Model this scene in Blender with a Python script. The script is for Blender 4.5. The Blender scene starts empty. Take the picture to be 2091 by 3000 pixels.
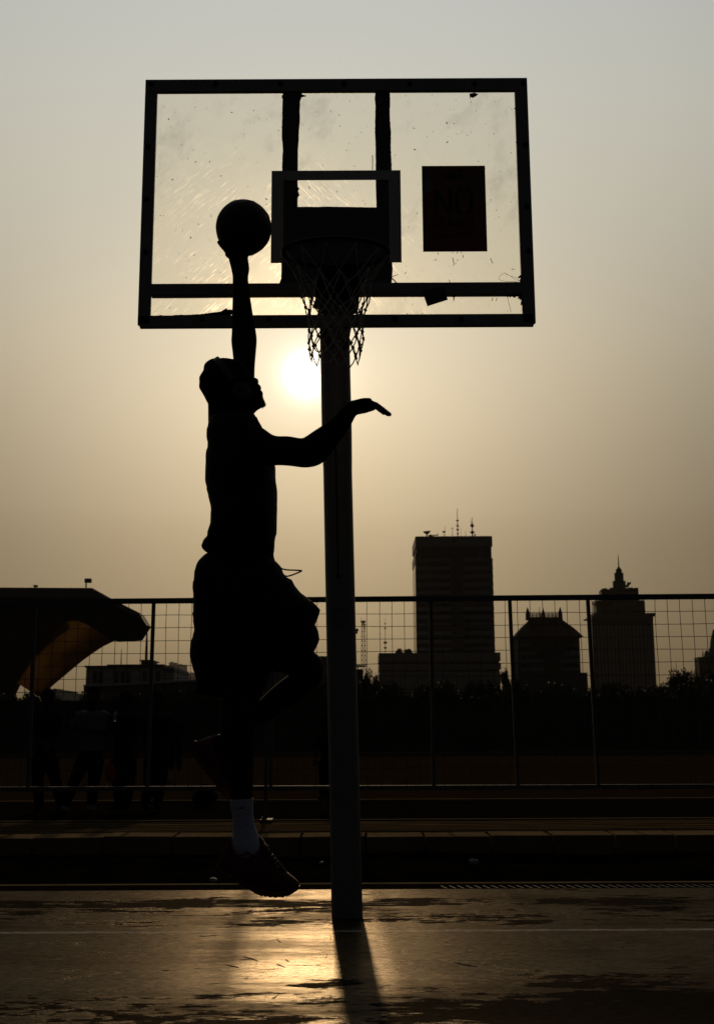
import bpy, bmesh, math, random
import numpy as np
from mathutils import Vector, Matrix, noise
from mathutils.geometry import delaunay_2d_cdt
random.seed(7)
rng = random.Random(11)
S = bpy.context.scene
COL = S.collection
R = math.radians
PI = math.pi

# ------------------------------------------------------------------ camera
FPX, CX, CY = 3320.0, 1045.5, 1500.0          # the photograph's own pixels (2091 x 3000)
H = 1.0
PITCH = math.atan(630.0 / FPX)
ROLL = 0.005
FW = Vector((0, math.cos(PITCH), math.sin(PITCH)))
_u0 = Vector((0, -math.sin(PITCH), math.cos(PITCH)))
_x = Vector((1, 0, 0))
RT = math.cos(ROLL) * _x - math.sin(ROLL) * _u0
UP = math.sin(ROLL) * _x + math.cos(ROLL) * _u0
CAMP = Vector((0, 0, H))
cam = bpy.data.cameras.new("camera")
cam.sensor_fit = 'VERTICAL'
cam.sensor_height = 36.0
cam.sensor_width = 24.0
cam.lens = 36.0 * FPX / 3000.0
cam.clip_end = 20000
cam.clip_start = 0.05
cam.dof.use_dof = True
cam.dof.focus_distance = 4.9
cam.dof.aperture_fstop = 9.0
camo = bpy.data.objects.new("camera", cam)
COL.objects.link(camo)
M3 = Matrix((RT, UP, -FW)).transposed()
camo.matrix_world = Matrix.Translation(CAMP) @ M3.to_4x4()
S.camera = camo


def ray(px, py):
    return FW * FPX + RT * (px - CX) + UP * (CY - py)


def at(px, py, Y):
    d = ray(px, py)
    return CAMP + d * (Y / d.y)


def gnd(px, py, z=0.0):
    d = ray(px, py)
    return CAMP + d * ((z - H) / d.z)


def zz(x0, y0, k):
    return lambda x, y: (x0 + x / k, y0 + y / k)


D_ = lambda x, y: (x * 1.306875, y * 1.306875)
Z1 = zz(380, 200, 2.5806)
Z2 = zz(780, 200, 1.9512)
Z3 = zz(540, 980, 2.4242)
Z4 = zz(500, 1560, 2.6667)
Z5 = zz(480, 2100, 2.5)
Z6 = zz(0, 1680, 2.2857)
Z7 = zz(1020, 1480, 1.4939)
ZH = zz(560, 1020, 5.3333)
ZHA = zz(860, 1120, 5.0)
ZB = zz(600, 560, 6.6667)
ZN = zz(780, 660, 3.8095)
ZT = zz(1180, 1480, 4.2531)
ZR = zz(1480, 1600, 2.6187)
ZL = zz(1020, 1780, 6.1538)
ZP = zz(1220, 460, 4.4444)
ZF = zz(540, 2120, 4.0)
ZQ = zz(0, 1940, 2.8571)

# ------------------------------------------------------------------ sky and sun
SUND = ray(900, 1097).normalized()
SUN_EL = math.asin(SUND.z)
SUN_AZ = math.atan2(SUND.x, SUND.y)
W = bpy.data.worlds.new("World")
S.world = W
W.use_nodes = True
nt = W.node_tree
nt.nodes.clear()


def wn(t, **k):
    n = nt.nodes.new(t)
    for a, b in k.items():
        setattr(n, a, b)
    return n


def wl(a, b):
    nt.links.new(a, b)


def wmath(op, a, b=None, c=None):
    n = wn('ShaderNodeMath', operation=op)
    for i, v in enumerate((a, b, c)):
        if v is None:
            continue
        if isinstance(v, (int, float)):
            n.inputs[i].default_value = v
        else:
            wl(v, n.inputs[i])
    return n.outputs[0]


tc = wn('ShaderNodeTexCoord')
dot = wn('ShaderNodeVectorMath', operation='DOT_PRODUCT')
wl(tc.outputs['Generated'], dot.inputs[0])
dot.inputs[1].default_value = SUND
cosang = wmath('MINIMUM', dot.outputs['Value'], 0.9999999)
theta = wmath('MULTIPLY', wmath('ARCCOSINE', cosang), 180 / PI)      # degrees from the sun
sep = wn('ShaderNodeSeparateXYZ')
wl(tc.outputs['Generated'], sep.inputs[0])
elev = wmath('MULTIPLY', wmath('ARCSINE', wmath('MAXIMUM', wmath('MINIMUM', sep.outputs['Z'], 0.9999), -0.9999)), 180 / PI)
ramp = wn('ShaderNodeValToRGB')
wl(wmath('DIVIDE', elev, 60.0), ramp.inputs[0])
cr = ramp.color_ramp
cr.interpolation = 'B_SPLINE'
EXPO = -1.5
KEX = 2 ** -EXPO
SKY = [(0, (.185, .137, .080)), (4, (.205, .157, .090)), (8.2, (.225, .174, .103)), (10.8, (.275, .215, .13)),
       (17, (.475, .405, .278)), (22.4, (.505, .468, .368)), (28, (.525, .512, .430)), (34.5, (.535, .550, .515)), (50, (.50, .53, .53))]
while len(cr.elements) < len(SKY):
    cr.elements.new(0.5)
for e, (d, c) in zip(cr.elements, SKY):
    e.position = d / 60.0
    e.color = (c[0] / 2, c[1] / 2, c[2] / 2, 1)
up = wn('ShaderNodeMapRange', interpolation_type='SMOOTHSTEP')
wl(elev, up.inputs[0])
up.inputs[1].default_value = 13.0
up.inputs[2].default_value = 31.0
near_sun = wmath('MULTIPLY', wmath('EXPONENT', wmath('DIVIDE', theta, -22.0)), 1.66)
plate = wmath('ADD', wmath('MULTIPLY', near_sun, wmath('SUBTRACT', 1.0, up.outputs[0])), up.outputs[0])
wide = wmath('EXPONENT', wmath('MULTIPLY', wmath('POWER', wmath('DIVIDE', theta, 42.0), 4.0), -1.0))
fac = wmath('MULTIPLY_ADD', plate, wide, 0.035)
sm = wn('ShaderNodeVectorMath', operation='SCALE')
wl(ramp.outputs[0], sm.inputs[0])
wl(wmath('MULTIPLY', fac, 2.0), sm.inputs['Scale'])
t1 = wmath('EXPONENT', wmath('MULTIPLY', wmath('POWER', wmath('DIVIDE', theta, 0.90), 2.0), -1.0))
t2 = wmath('EXPONENT', wmath('MULTIPLY', wmath('POWER', wmath('DIVIDE', theta, 2.5), 2.0), -1.0))
gl = wmath('ADD', wmath('MULTIPLY', t1, 3.0), wmath('MULTIPLY', t2, 0.30))
gv = wn('ShaderNodeVectorMath', operation='SCALE')
gv.inputs[0].default_value = (1.0, .86, .68)
wl(gl, gv.inputs['Scale'])
smog = wn('ShaderNodeVectorMath', operation='ADD')
wl(sm.outputs[0], smog.inputs[0])
wl(gv.outputs[0], smog.inputs[1])
smog10 = wn('ShaderNodeVectorMath', operation='SCALE')
wl(smog.outputs[0], smog10.inputs[0])
smog10.inputs['Scale'].default_value = 10.0 * KEX
sky = wn('ShaderNodeTexSky')
sky.sky_type = 'NISHITA'
sky.sun_disc = False
sky.sun_elevation = SUN_EL
sky.sun_rotation = SUN_AZ
sky.dust_density = 6.0
sky.air_density = 1.0
sky.ozone_density = 1.0
mixs = wn('ShaderNodeMixRGB')
mixs.inputs[0].default_value = 0.10
wl(smog10.outputs[0], mixs.inputs[1])
wl(sky.outputs[0], mixs.inputs[2])
bg = wn('ShaderNodeBackground')
bg.inputs['Strength'].default_value = 0.1
wl(mixs.outputs[0], bg.inputs['Color'])
wo = wn('ShaderNodeOutputWorld')
wl(bg.outputs[0], wo.inputs['Surface'])

sun = bpy.data.lights.new("sun", 'SUN')
sun.energy = 4.5
sun.angle = R(1.5)
sun.color = (1.0, .70, .40)
suno = bpy.data.objects.new("sun", sun)
COL.objects.link(suno)
suno.rotation_euler = SUND.to_track_quat('Z', 'Y').to_euler()
suno.location = (0, 0, 30)

S.view_settings.view_transform = 'Standard'
S.view_settings.look = 'None'
S.view_settings.exposure = EXPO
S.view_settings.gamma = 1
S.view_settings.use_curve_mapping = False
S.render.film_transparent = False
try:
    S.cycles.use_denoising = True
    S.cycles.max_bounces = 10
    S.cycles.transparent_max_bounces = 24
    S.cycles.sample_clamp_indirect = 4
except Exception:
    pass

# ------------------------------------------------------------------ materials
MATS = {}


def mat(name, col, rough=0.6, spec=0.4, metal=0.0, var=0.25, vscale=8.0, bump=0.0, bscale=60.0, col2=None):
    if name in MATS:
        return MATS[name]
    m = bpy.data.materials.new(name)
    m.use_nodes = True
    t = m.node_tree
    b = t.nodes['Principled BSDF']
    b.inputs['Roughness'].default_value = rough
    b.inputs['Specular IOR Level'].default_value = spec
    b.inputs['Metallic'].default_value = metal
    tcn = t.nodes.new('ShaderNodeTexCoord')
    nz = t.nodes.new('ShaderNodeTexNoise')
    nz.inputs['Scale'].default_value = vscale
    nz.inputs['Detail'].default_value = 6
    t.links.new(tcn.outputs['Object'], nz.inputs['Vector'])
    rp = t.nodes.new('ShaderNodeValToRGB')
    c2 = col2 or tuple(c * (1 - var) for c in col)
    rp.color_ramp.elements[0].position = 0.3
    rp.color_ramp.elements[1].position = 0.7
    rp.color_ramp.elements[0].color = (*c2, 1)
    rp.color_ramp.elements[1].color = (*col, 1)
    t.links.new(nz.outputs[0], rp.inputs[0])
    t.links.new(rp.outputs[0], b.inputs['Base Color'])
    if bump:
        n2 = t.nodes.new('ShaderNodeTexNoise')
        n2.inputs['Scale'].default_value = bscale
        n2.inputs['Detail'].default_value = 4
        t.links.new(tcn.outputs['Object'], n2.inputs['Vector'])
        bp = t.nodes.new('ShaderNodeBump')
        bp.inputs['Strength'].default_value = bump
        bp.inputs['Distance'].default_value = 0.01
        t.links.new(n2.outputs[0], bp.inputs['Height'])
        t.links.new(bp.outputs[0], b.inputs['Normal'])
    MATS[name] = m
    return m


M_frame = mat('dark_grey_painted_steel', (.20, .20, .21), .5, .4, bump=.2)
M_black = mat('black_tar_paint', (.012, .011, .010), .8, .2, bump=.3)
M_tape = mat('white_target_tape', (.42, .42, .43), .5, .4, var=.12)
M_pole = mat('grey_pole_paint', (.13, .13, .145), .5, .5, var=.2, vscale=20, bump=.15, bscale=150)
M_rim = mat('dark_red_rim_paint', (.035, .011, .008), .6, .12, bump=.2)
M_net = mat('white_net_cord', (.48, .47, .46), .9, .1, bump=.5, bscale=400)
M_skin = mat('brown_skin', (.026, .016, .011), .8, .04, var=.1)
M_hood = mat('black_jersey_cloth', (.016, .016, .017), .9, .15, bump=.5, bscale=30)
M_short = mat('black_shorts_cloth', (.010, .010, .011), .9, .12, bump=.4, bscale=20)
M_cap = mat('black_cap_cloth', (.012, .012, .013), .9, .12, bump=.3, bscale=40)
M_head = mat('grey_headphone_plastic', (.06, .06, .063), .5, .2)
M_headd = mat('dark_headphone_pad', (.02, .02, .02), .6, .3)
M_sock = mat('white_sock_knit', (.42, .44, .62), .95, .1, var=.1, bump=.6, bscale=120)
M_shoe = mat('red_shoe_mesh', (.075, .007, .005), .7, .3, bump=.4, bscale=200)
M_sole = mat('orange_red_shoe_sole', (.11, .022, .010), .6, .3)
M_ball = mat('brown_basketball_leather', (.055, .022, .012), .6, .3, bump=.5, bscale=500)
M_seam = mat('black_ball_seam', (.008, .008, .008), .6, .3)
M_cord = mat('black_drawstring_cord', (.012, .012, .012), .9, .1)
M_fence = mat('grey_fence_steel', (.085, .085, .10), .7, .03, bump=.2)
M_wire = mat('grey_fence_wire', (.06, .06, .064), .8, .03)
M_red = mat('dark_red_poster_print', (.22, .030, .012), .5, .3, vscale=3, col2=(.12, .07, .012))
M_ink = mat('black_poster_ink', (.010, .009, .008), .5, .3)
M_stick = mat('grey_sticker_paper', (.055, .055, .06), .5, .3)
M_conc = mat('grey_building_concrete', (.17, .17, .18), .8, .3, vscale=.3, var=.2)
M_concd = mat('dark_building_band', (.060, .060, .064), .6, .35, vscale=.3)
M_win = mat('dark_window_glass', (.02, .02, .022), .15, .5)
M_roof = mat('brown_roof_tiles', (.06, .035, .025), .8, .3, vscale=1.5, bump=.3, bscale=3)
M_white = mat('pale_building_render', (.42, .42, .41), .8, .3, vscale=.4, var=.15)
M_steel = mat('grey_mast_steel', (.14, .14, .14), .6, .4)
M_leaf = mat('dark_green_leaves', (.040, .052, .022), .7, .3, vscale=.8, var=.5)
M_bark = mat('dark_bark', (.05, .038, .028), .9, .2, bump=.6, bscale=20)
M_wall = mat('dark_perimeter_wall', (.055, .05, .045), .9, .2, vscale=.5, var=.3)
M_pskin = mat('tan_skin', (.05, .031, .022), .9, .0)
M_hair = mat('black_hair', (.006, .006, .006), .95, .0)
M_pdark = mat('dark_trouser_cloth', (.008, .008, .009), .95, .0)
M_pshirt = mat('dark_shirt_cloth', (.011, .011, .013), .95, .0)
M_plight = mat('pale_blue_shirt_cloth', (.10, .11, .145), .95, .0, var=.15)
M_porange = mat('orange_cloth', (.28, .040, .010), .95, .0)
M_litter = mat('pale_plastic_litter', (.22, .22, .24), .5, .4)
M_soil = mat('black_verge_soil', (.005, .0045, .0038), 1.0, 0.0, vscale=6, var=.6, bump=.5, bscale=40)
M_gold = None


def court_mat():
    m = bpy.data.materials.new('worn_painted_court')
    m.use_nodes = True
    t = m.node_tree
    N = t.nodes.new
    L = t.links.new
    b = t.nodes['Principled BSDF']
    tcn = N('ShaderNodeTexCoord')
    sp = N('ShaderNodeSeparateXYZ')
    L(tcn.outputs['Object'], sp.inputs[0])

    def mth(op, a, c=None, d=None, clamp=False):
        n = N('ShaderNodeMath')
        n.operation = op
        n.use_clamp = clamp
        for i, v in enumerate((a, c, d)):
            if v is None:
                continue
            if isinstance(v, (int, float)):
                n.inputs[i].default_value = v
            else:
                L(v, n.inputs[i])
        return n.outputs[0]

    def sstep(v, a, c, lo=0.0, hi=1.0):
        n = N('ShaderNodeMapRange')
        n.interpolation_type = 'SMOOTHSTEP'
        L(v, n.inputs[0])
        n.inputs[1].default_value = a
        n.inputs[2].default_value = c
        n.inputs[3].default_value = lo
        n.inputs[4].default_value = hi
        return n.outputs[0]

    def nz(scale, det, rough, sx=1.0, sy=1.0, off=0.0, dist=0.0):
        mp = N('ShaderNodeMapping')
        mp.inputs['Scale'].default_value = (sx, sy, 1)
        mp.inputs['Location'].default_value = (off, off * .7, 0)
        L(tcn.outputs['Object'], mp.inputs[0])
        n = N('ShaderNodeTexNoise')
        n.inputs['Scale'].default_value = scale
        n.inputs['Detail'].default_value = det
        n.inputs['Roughness'].default_value = rough
        n.inputs['Distortion'].default_value = dist
        L(mp.outputs[0], n.inputs['Vector'])
        return n.outputs[0]
    X, Y = sp.outputs['X'], sp.outputs['Y']
    n1 = nz(3.0, 15, .72, .50, 1.0, 3.1)
    n2 = nz(13, 12, .76, .30, 1.0, 9.0)
    base = mth('ADD', mth('MULTIPLY', n1, .55), mth('MULTIPLY', n2, .45))
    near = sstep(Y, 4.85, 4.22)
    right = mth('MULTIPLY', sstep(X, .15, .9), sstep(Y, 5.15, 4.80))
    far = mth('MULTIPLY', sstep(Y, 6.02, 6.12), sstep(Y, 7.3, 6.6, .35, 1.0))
    shade_band = mth('MULTIPLY', sstep(Y, 6.70, 6.76), sstep(Y, 7.08, 6.95))  # soft cast-shadow strip across the far court, painted into its colour
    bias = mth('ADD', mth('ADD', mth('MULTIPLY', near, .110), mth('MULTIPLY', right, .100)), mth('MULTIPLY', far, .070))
    bias = mth('ADD', bias, mth('MULTIPLY', mth('MULTIPLY', shade_band, nz(1.1, 2, .5, 1, .2, 5.5)), .13))
    wear_and_shade = sstep(mth('ADD', base, bias), .575, .605)
    fleck = sstep(mth('ADD', mth('MULTIPLY', nz(26, 8, .78, .28, 1.0, 61.0), .6), mth('MULTIPLY', nz(4.5, 6, .7, .45, 1.0, 71.0), .4)), .575, .605)
    px_ = mth('MULTIPLY', mth('SUBTRACT', X, -.165), 3.6)
    py_ = mth('MULTIPLY', mth('SUBTRACT', Y, 4.83), 5.2)
    spot = mth('SUBTRACT', 1.0, mth('MINIMUM', mth('ADD', mth('MULTIPLY', px_, px_), mth('MULTIPLY', py_, py_)), 1.0))
    patch = sstep(mth('ADD', base, mth("MULTIPLY", spot, .075)), .585, .605)
    wear_and_shade = mth('MAXIMUM', mth('MAXIMUM', wear_and_shade, patch), mth('MULTIPLY', fleck, .85))
    soft = sstep(mth('ADD', mth('ADD', mth('MULTIPLY', nz(2.4, 9, .66, .4, 1, 21.0), .75), mth('MULTIPLY', nz(24, 7, .7, .3, 1, 31.0), .25)), bias), .47, .66)
    grain = nz(60, 8, .75, .35, 1.0, 2.0)
    fine = nz(230, 5, .75, .6, 1.0, 13.0)
    smudge = sstep(mth('ADD', mth('MULTIPLY', nz(1.6, 8, .66, .35, 1.0, 41.0), .7), mth('MULTIPLY', nz(11, 8, .72, .25, 1.0, 51.0), .3)), .44, .60)
    # paint, its faded brown areas, and bare dark concrete where it has flaked off, also darkening the shadow strip
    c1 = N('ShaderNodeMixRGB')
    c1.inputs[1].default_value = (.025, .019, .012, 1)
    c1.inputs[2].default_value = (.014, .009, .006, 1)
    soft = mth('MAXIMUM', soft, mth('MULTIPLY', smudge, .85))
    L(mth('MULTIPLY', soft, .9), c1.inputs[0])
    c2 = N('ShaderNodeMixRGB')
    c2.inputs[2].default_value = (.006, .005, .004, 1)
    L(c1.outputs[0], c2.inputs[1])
    L(wear_and_shade, c2.inputs[0])
    # white boundary line
    wob = mth('MULTIPLY', mth('SUBTRACT', nz(5, 4, .6, 1, 1, 7), .5), .02)
    ly = mth('ABSOLUTE', mth('SUBTRACT', mth('ADD', Y, wob), 5.945))
    line = mth('MULTIPLY', sstep(ly, .030, .018), sstep(nz(30, 6, .7, .3, 1, 4), .36, .56, .25, 1.0))
    c3 = N('ShaderNodeMixRGB')
    c3.inputs[2].default_value = (.20, .20, .20, 1)
    L(c2.outputs[0], c3.inputs[1])
    L(line, c3.inputs[0])
    gm = N('ShaderNodeMixRGB')
    gm.blend_type = 'MULTIPLY'
    gm.inputs[0].default_value = 1
    L(c3.outputs[0], gm.inputs[1])
    gr = N('ShaderNodeMapRange')
    L(grain, gr.inputs[0])
    gr.inputs[1].default_value = .3
    gr.inputs[2].default_value = .7
    gr.inputs[3].default_value = .60
    gr.inputs[4].default_value = 1.25
    cmb = N('ShaderNodeCombineXYZ')
    for i in range(3):
        L(gr.outputs[0], cmb.inputs[i])
    L(cmb.outputs[0], gm.inputs[2])
    L(gm.outputs[0], b.inputs['Base Color'])
    rr = mth('ADD', mth('MULTIPLY', mth('MAXIMUM', wear_and_shade, mth('MULTIPLY', soft, .45)), .38), mth('MULTIPLY_ADD', grain, .10, .185))
    L(rr, b.inputs['Roughness'])
    b.inputs['Specular IOR Level'].default_value = 0
    gs = N('ShaderNodeBsdfGlossy')
    gs.inputs[0].default_value = (1, .87, .68, 1)
    L(rr, gs.inputs['Roughness'])
    mx = N('ShaderNodeMixShader')
    gl_ = mth('MULTIPLY_ADD', mth('MAXIMUM', wear_and_shade, mth('MULTIPLY', soft, .72)), -.048, .054)
    gv_ = N('ShaderNodeMapRange')
    L(mth('ADD', mth('MULTIPLY', grain, .55), mth('MULTIPLY', fine, .45)), gv_.inputs[0])
    gv_.inputs[1].default_value = .36
    gv_.inputs[2].default_value = .62
    gv_.inputs[3].default_value = .15
    gv_.inputs[4].default_value = 1.5
    L(mth('MULTIPLY', gl_, gv_.outputs[0]), mx.inputs[0])
    L(b.outputs[0], mx.inputs[1])
    L(gs.outputs[0], mx.inputs[2])
    L(mx.outputs[0], t.nodes['Material Output'].inputs[0])
    bp = N('ShaderNodeBump')
    bp.inputs['Strength'].default_value = .32
    bp.inputs['Distance'].default_value = .003
    L(mth('ADD', mth('ADD', mth('MULTIPLY', grain, .6), mth('MULTIPLY', fine, .5)), mth('MULTIPLY', wear_and_shade, -.5)), bp.inputs['Height'])
    L(bp.outputs[0], b.inputs['Normal'])
    L(bp.outputs[0], gs.inputs['Normal'])
    return m


def paver_mat():
    m = bpy.data.materials.new('stained_paving_with_wavy_rings')
    m.use_nodes = True
    t = m.node_tree
    b = t.nodes['Principled BSDF']
    tcn = t.nodes.new('ShaderNodeTexCoord')
    mp = t.nodes.new('ShaderNodeMapping')
    mp.inputs['Scale'].default_value = (.55, 1.6, 1)
    wv = t.nodes.new('ShaderNodeTexWave')
    wv.wave_type = 'RINGS'
    wv.inputs['Scale'].default_value = 1.3
    wv.inputs['Distortion'].default_value = 9
    wv.inputs['Detail'].default_value = 3
    wv.inputs['Detail Scale'].default_value = .8
    rp = t.nodes.new('ShaderNodeValToRGB')
    rp.color_ramp.elements[0].position = .35
    rp.color_ramp.elements[1].position = .8
    rp.color_ramp.elements[0].color = (.006, .005, .004, 1)
    rp.color_ramp.elements[1].color = (.085, .062, .036, 1)
    t.links.new(tcn.outputs['Object'], mp.inputs[0])
    t.links.new(mp.outputs[0], wv.inputs['Vector'])
    t.links.new(wv.outputs[0], rp.inputs[0])
    t.links.new(rp.outputs[0], b.inputs['Base Color'])
    b.inputs['Roughness'].default_value = .75
    b.inputs['Specular IOR Level'].default_value = 0
    return m


XMID = -.20


def glass_mat():
    m = bpy.data.materials.new('scratched_dusty_acrylic')
    m.use_nodes = True
    t = m.node_tree
    t.nodes.clear()
    N = t.nodes.new
    L = t.links.new
    tcn = N('ShaderNodeTexCoord')

    def nz(scale, det, rough, rot=0.0, sx=1.0, off=0.0):
        mp = N('ShaderNodeMapping')
        m0 = N('ShaderNodeMapping')
        m0.inputs['Rotation'].default_value = (0, rot, 0)
        L(tcn.outputs['Object'], m0.inputs[0])
        mp.inputs['Scale'].default_value = (sx, 1, 1)
        mp.inputs['Location'].default_value = (off, 0, off)
        L(m0.outputs[0], mp.inputs[0])
        n = N('ShaderNodeTexNoise')
        n.inputs['Scale'].default_value = scale
        n.inputs['Detail'].default_value = det
        n.inputs['Roughness'].default_value = rough
        L(mp.outputs[0], n.inputs['Vector'])
        return n.outputs[0]

    def rampv(v, a, c, lo, hi):
        n = N('ShaderNodeMapRange')
        L(v, n.inputs[0])
        n.inputs[1].default_value = a
        n.inputs[2].default_value = c
        n.inputs[3].default_value = lo
        n.inputs[4].default_value = hi
        return n.outputs[0]

    def mth(op, a, c):
        n = N('ShaderNodeMath')
        n.operation = op
        for i, v in enumerate((a, c)):
            if isinstance(v, (int, float)):
                n.inputs[i].default_value = v
            else:
                L(v, n.inputs[i])
        return n.outputs[0]
    cloud = nz(2.2, 4, .55)
    film = rampv(cloud, .33, .68, .0006, .0028)
    # fine scratches run up to the right on one half and down to the right on the other
    s1 = rampv(nz(150, 3, .6, R(42), .10), .57, .70, 0, .042)
    s2 = rampv(nz(140, 3, .6, R(-48), .10, 7.0), .57, .70, 0, .042)
    zone = rampv(nz(2.6, 4, .6, 0, 1, 3.0), .42, .62, .04, 1.0)
    spz = N('ShaderNodeSeparateXYZ')
    L(tcn.outputs['Object'], spz.inputs[0])
    half = rampv(spz.outputs['X'], XMID - .12, XMID + .12, 0, 1)
    scr = mth('MULTIPLY', mth('ADD', mth('MULTIPLY', s1, mth('SUBTRACT', 1.0, half)), mth('MULTIPLY', s2, half)), zone)
    low = rampv(spz.outputs['Z'], 4.0, 2.9, .12, 1.0)
    scr = mth('MULTIPLY', scr, low)
    film = mth('MULTIPLY', film, mth('ADD', low, .45))
    smear = rampv(nz(5, 10, .76, 1.0, .6, 12.0), .54, .82, 0, .22)
    spots = rampv(nz(60, 2, .4, 0, 1, 2.0), .735, .77, 0, .8)
    tr = N('ShaderNodeBsdfTransparent')
    tr.inputs[0].default_value = (.972, .958, .915, 1)
    tl = N('ShaderNodeBsdfRefraction')
    tl.inputs[0].default_value = (.95, .90, .80, 1)
    tl.inputs['Roughness'].default_value = .52
    tl.inputs['IOR'].default_value = 1.25
    df = N('ShaderNodeBsdfDiffuse')
    df.inputs[0].default_value = (.10, .085, .06, 1)
    gl = N('ShaderNodeBsdfGlossy')
    gl.inputs['Roughness'].default_value = .08
    gl.inputs[0].default_value = (1, 1, 1, 1)
    a = N('ShaderNodeMixShader')
    L(mth('MINIMUM', mth('ADD', film, scr), 1.0), a.inputs[0])
    L(tr.outputs[0], a.inputs[1])
    L(tl.outputs[0], a.inputs[2])
    c = N('ShaderNodeMixShader')
    L(mth('MAXIMUM', smear, spots), c.inputs[0])
    L(a.outputs[0], c.inputs[1])
    L(df.outputs[0], c.inputs[2])
    e = N('ShaderNodeMixShader')
    e.inputs[0].default_value = .02
    L(c.outputs[0], e.inputs[1])
    L(gl.outputs[0], e.inputs[2])
    o = N('ShaderNodeOutputMaterial')
    L(e.outputs[0], o.inputs[0])
    return m


def sun_glow_mat():
    m = bpy.data.materials.new('sun_glow_gold_sheet')
    m.use_nodes = True
    t = m.node_tree
    t.nodes.clear()
    N = t.nodes.new
    L = t.links.new
    tcn = N('ShaderNodeTexCoord')
    n = N('ShaderNodeTexNoise')
    n.inputs['Scale'].default_value = .35
    n.inputs['Detail'].default_value = 8
    L(tcn.outputs['Object'], n.inputs['Vector'])
    rp = N('ShaderNodeValToRGB')
    rp.color_ramp.elements[0].color = (.020, .010, .0025, 1)
    rp.color_ramp.elements[1].color = (.080, .043, .011, 1)  # sunlit glow of the canopy's underside, put into gold tint and translucency
    rp.color_ramp.elements[0].position = .38
    rp.color_ramp.elements[1].position = .68
    L(n.outputs[0], rp.inputs[0])
    tl = N('ShaderNodeBsdfTranslucent')
    df = N('ShaderNodeBsdfDiffuse')
    L(rp.outputs[0], tl.inputs[0])
    df.inputs[0].default_value = (.10, .06, .02, 1)
    mx = N('ShaderNodeMixShader')
    mx.inputs[0].default_value = .5
    L(tl.outputs[0], mx.inputs[1])
    L(df.outputs[0], mx.inputs[2])
    o = N('ShaderNodeOutputMaterial')
    L(mx.outputs[0], o.inputs[0])
    return m


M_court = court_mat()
M_paver = paver_mat()
M_glass = glass_mat()
M_leg_glow = sun_glow_mat()
M_kerb = mat('pale_kerb_stone', (.14, .104, .060), .9, .0, vscale=2, var=.3, bump=.3)
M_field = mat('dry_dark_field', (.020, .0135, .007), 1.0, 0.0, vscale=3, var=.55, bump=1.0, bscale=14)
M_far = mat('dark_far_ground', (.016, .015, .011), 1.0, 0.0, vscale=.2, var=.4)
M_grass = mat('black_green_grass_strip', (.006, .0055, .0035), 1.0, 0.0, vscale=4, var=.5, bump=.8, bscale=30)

# ------------------------------------------------------------------ mesh helpers
ORG = {}


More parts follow.
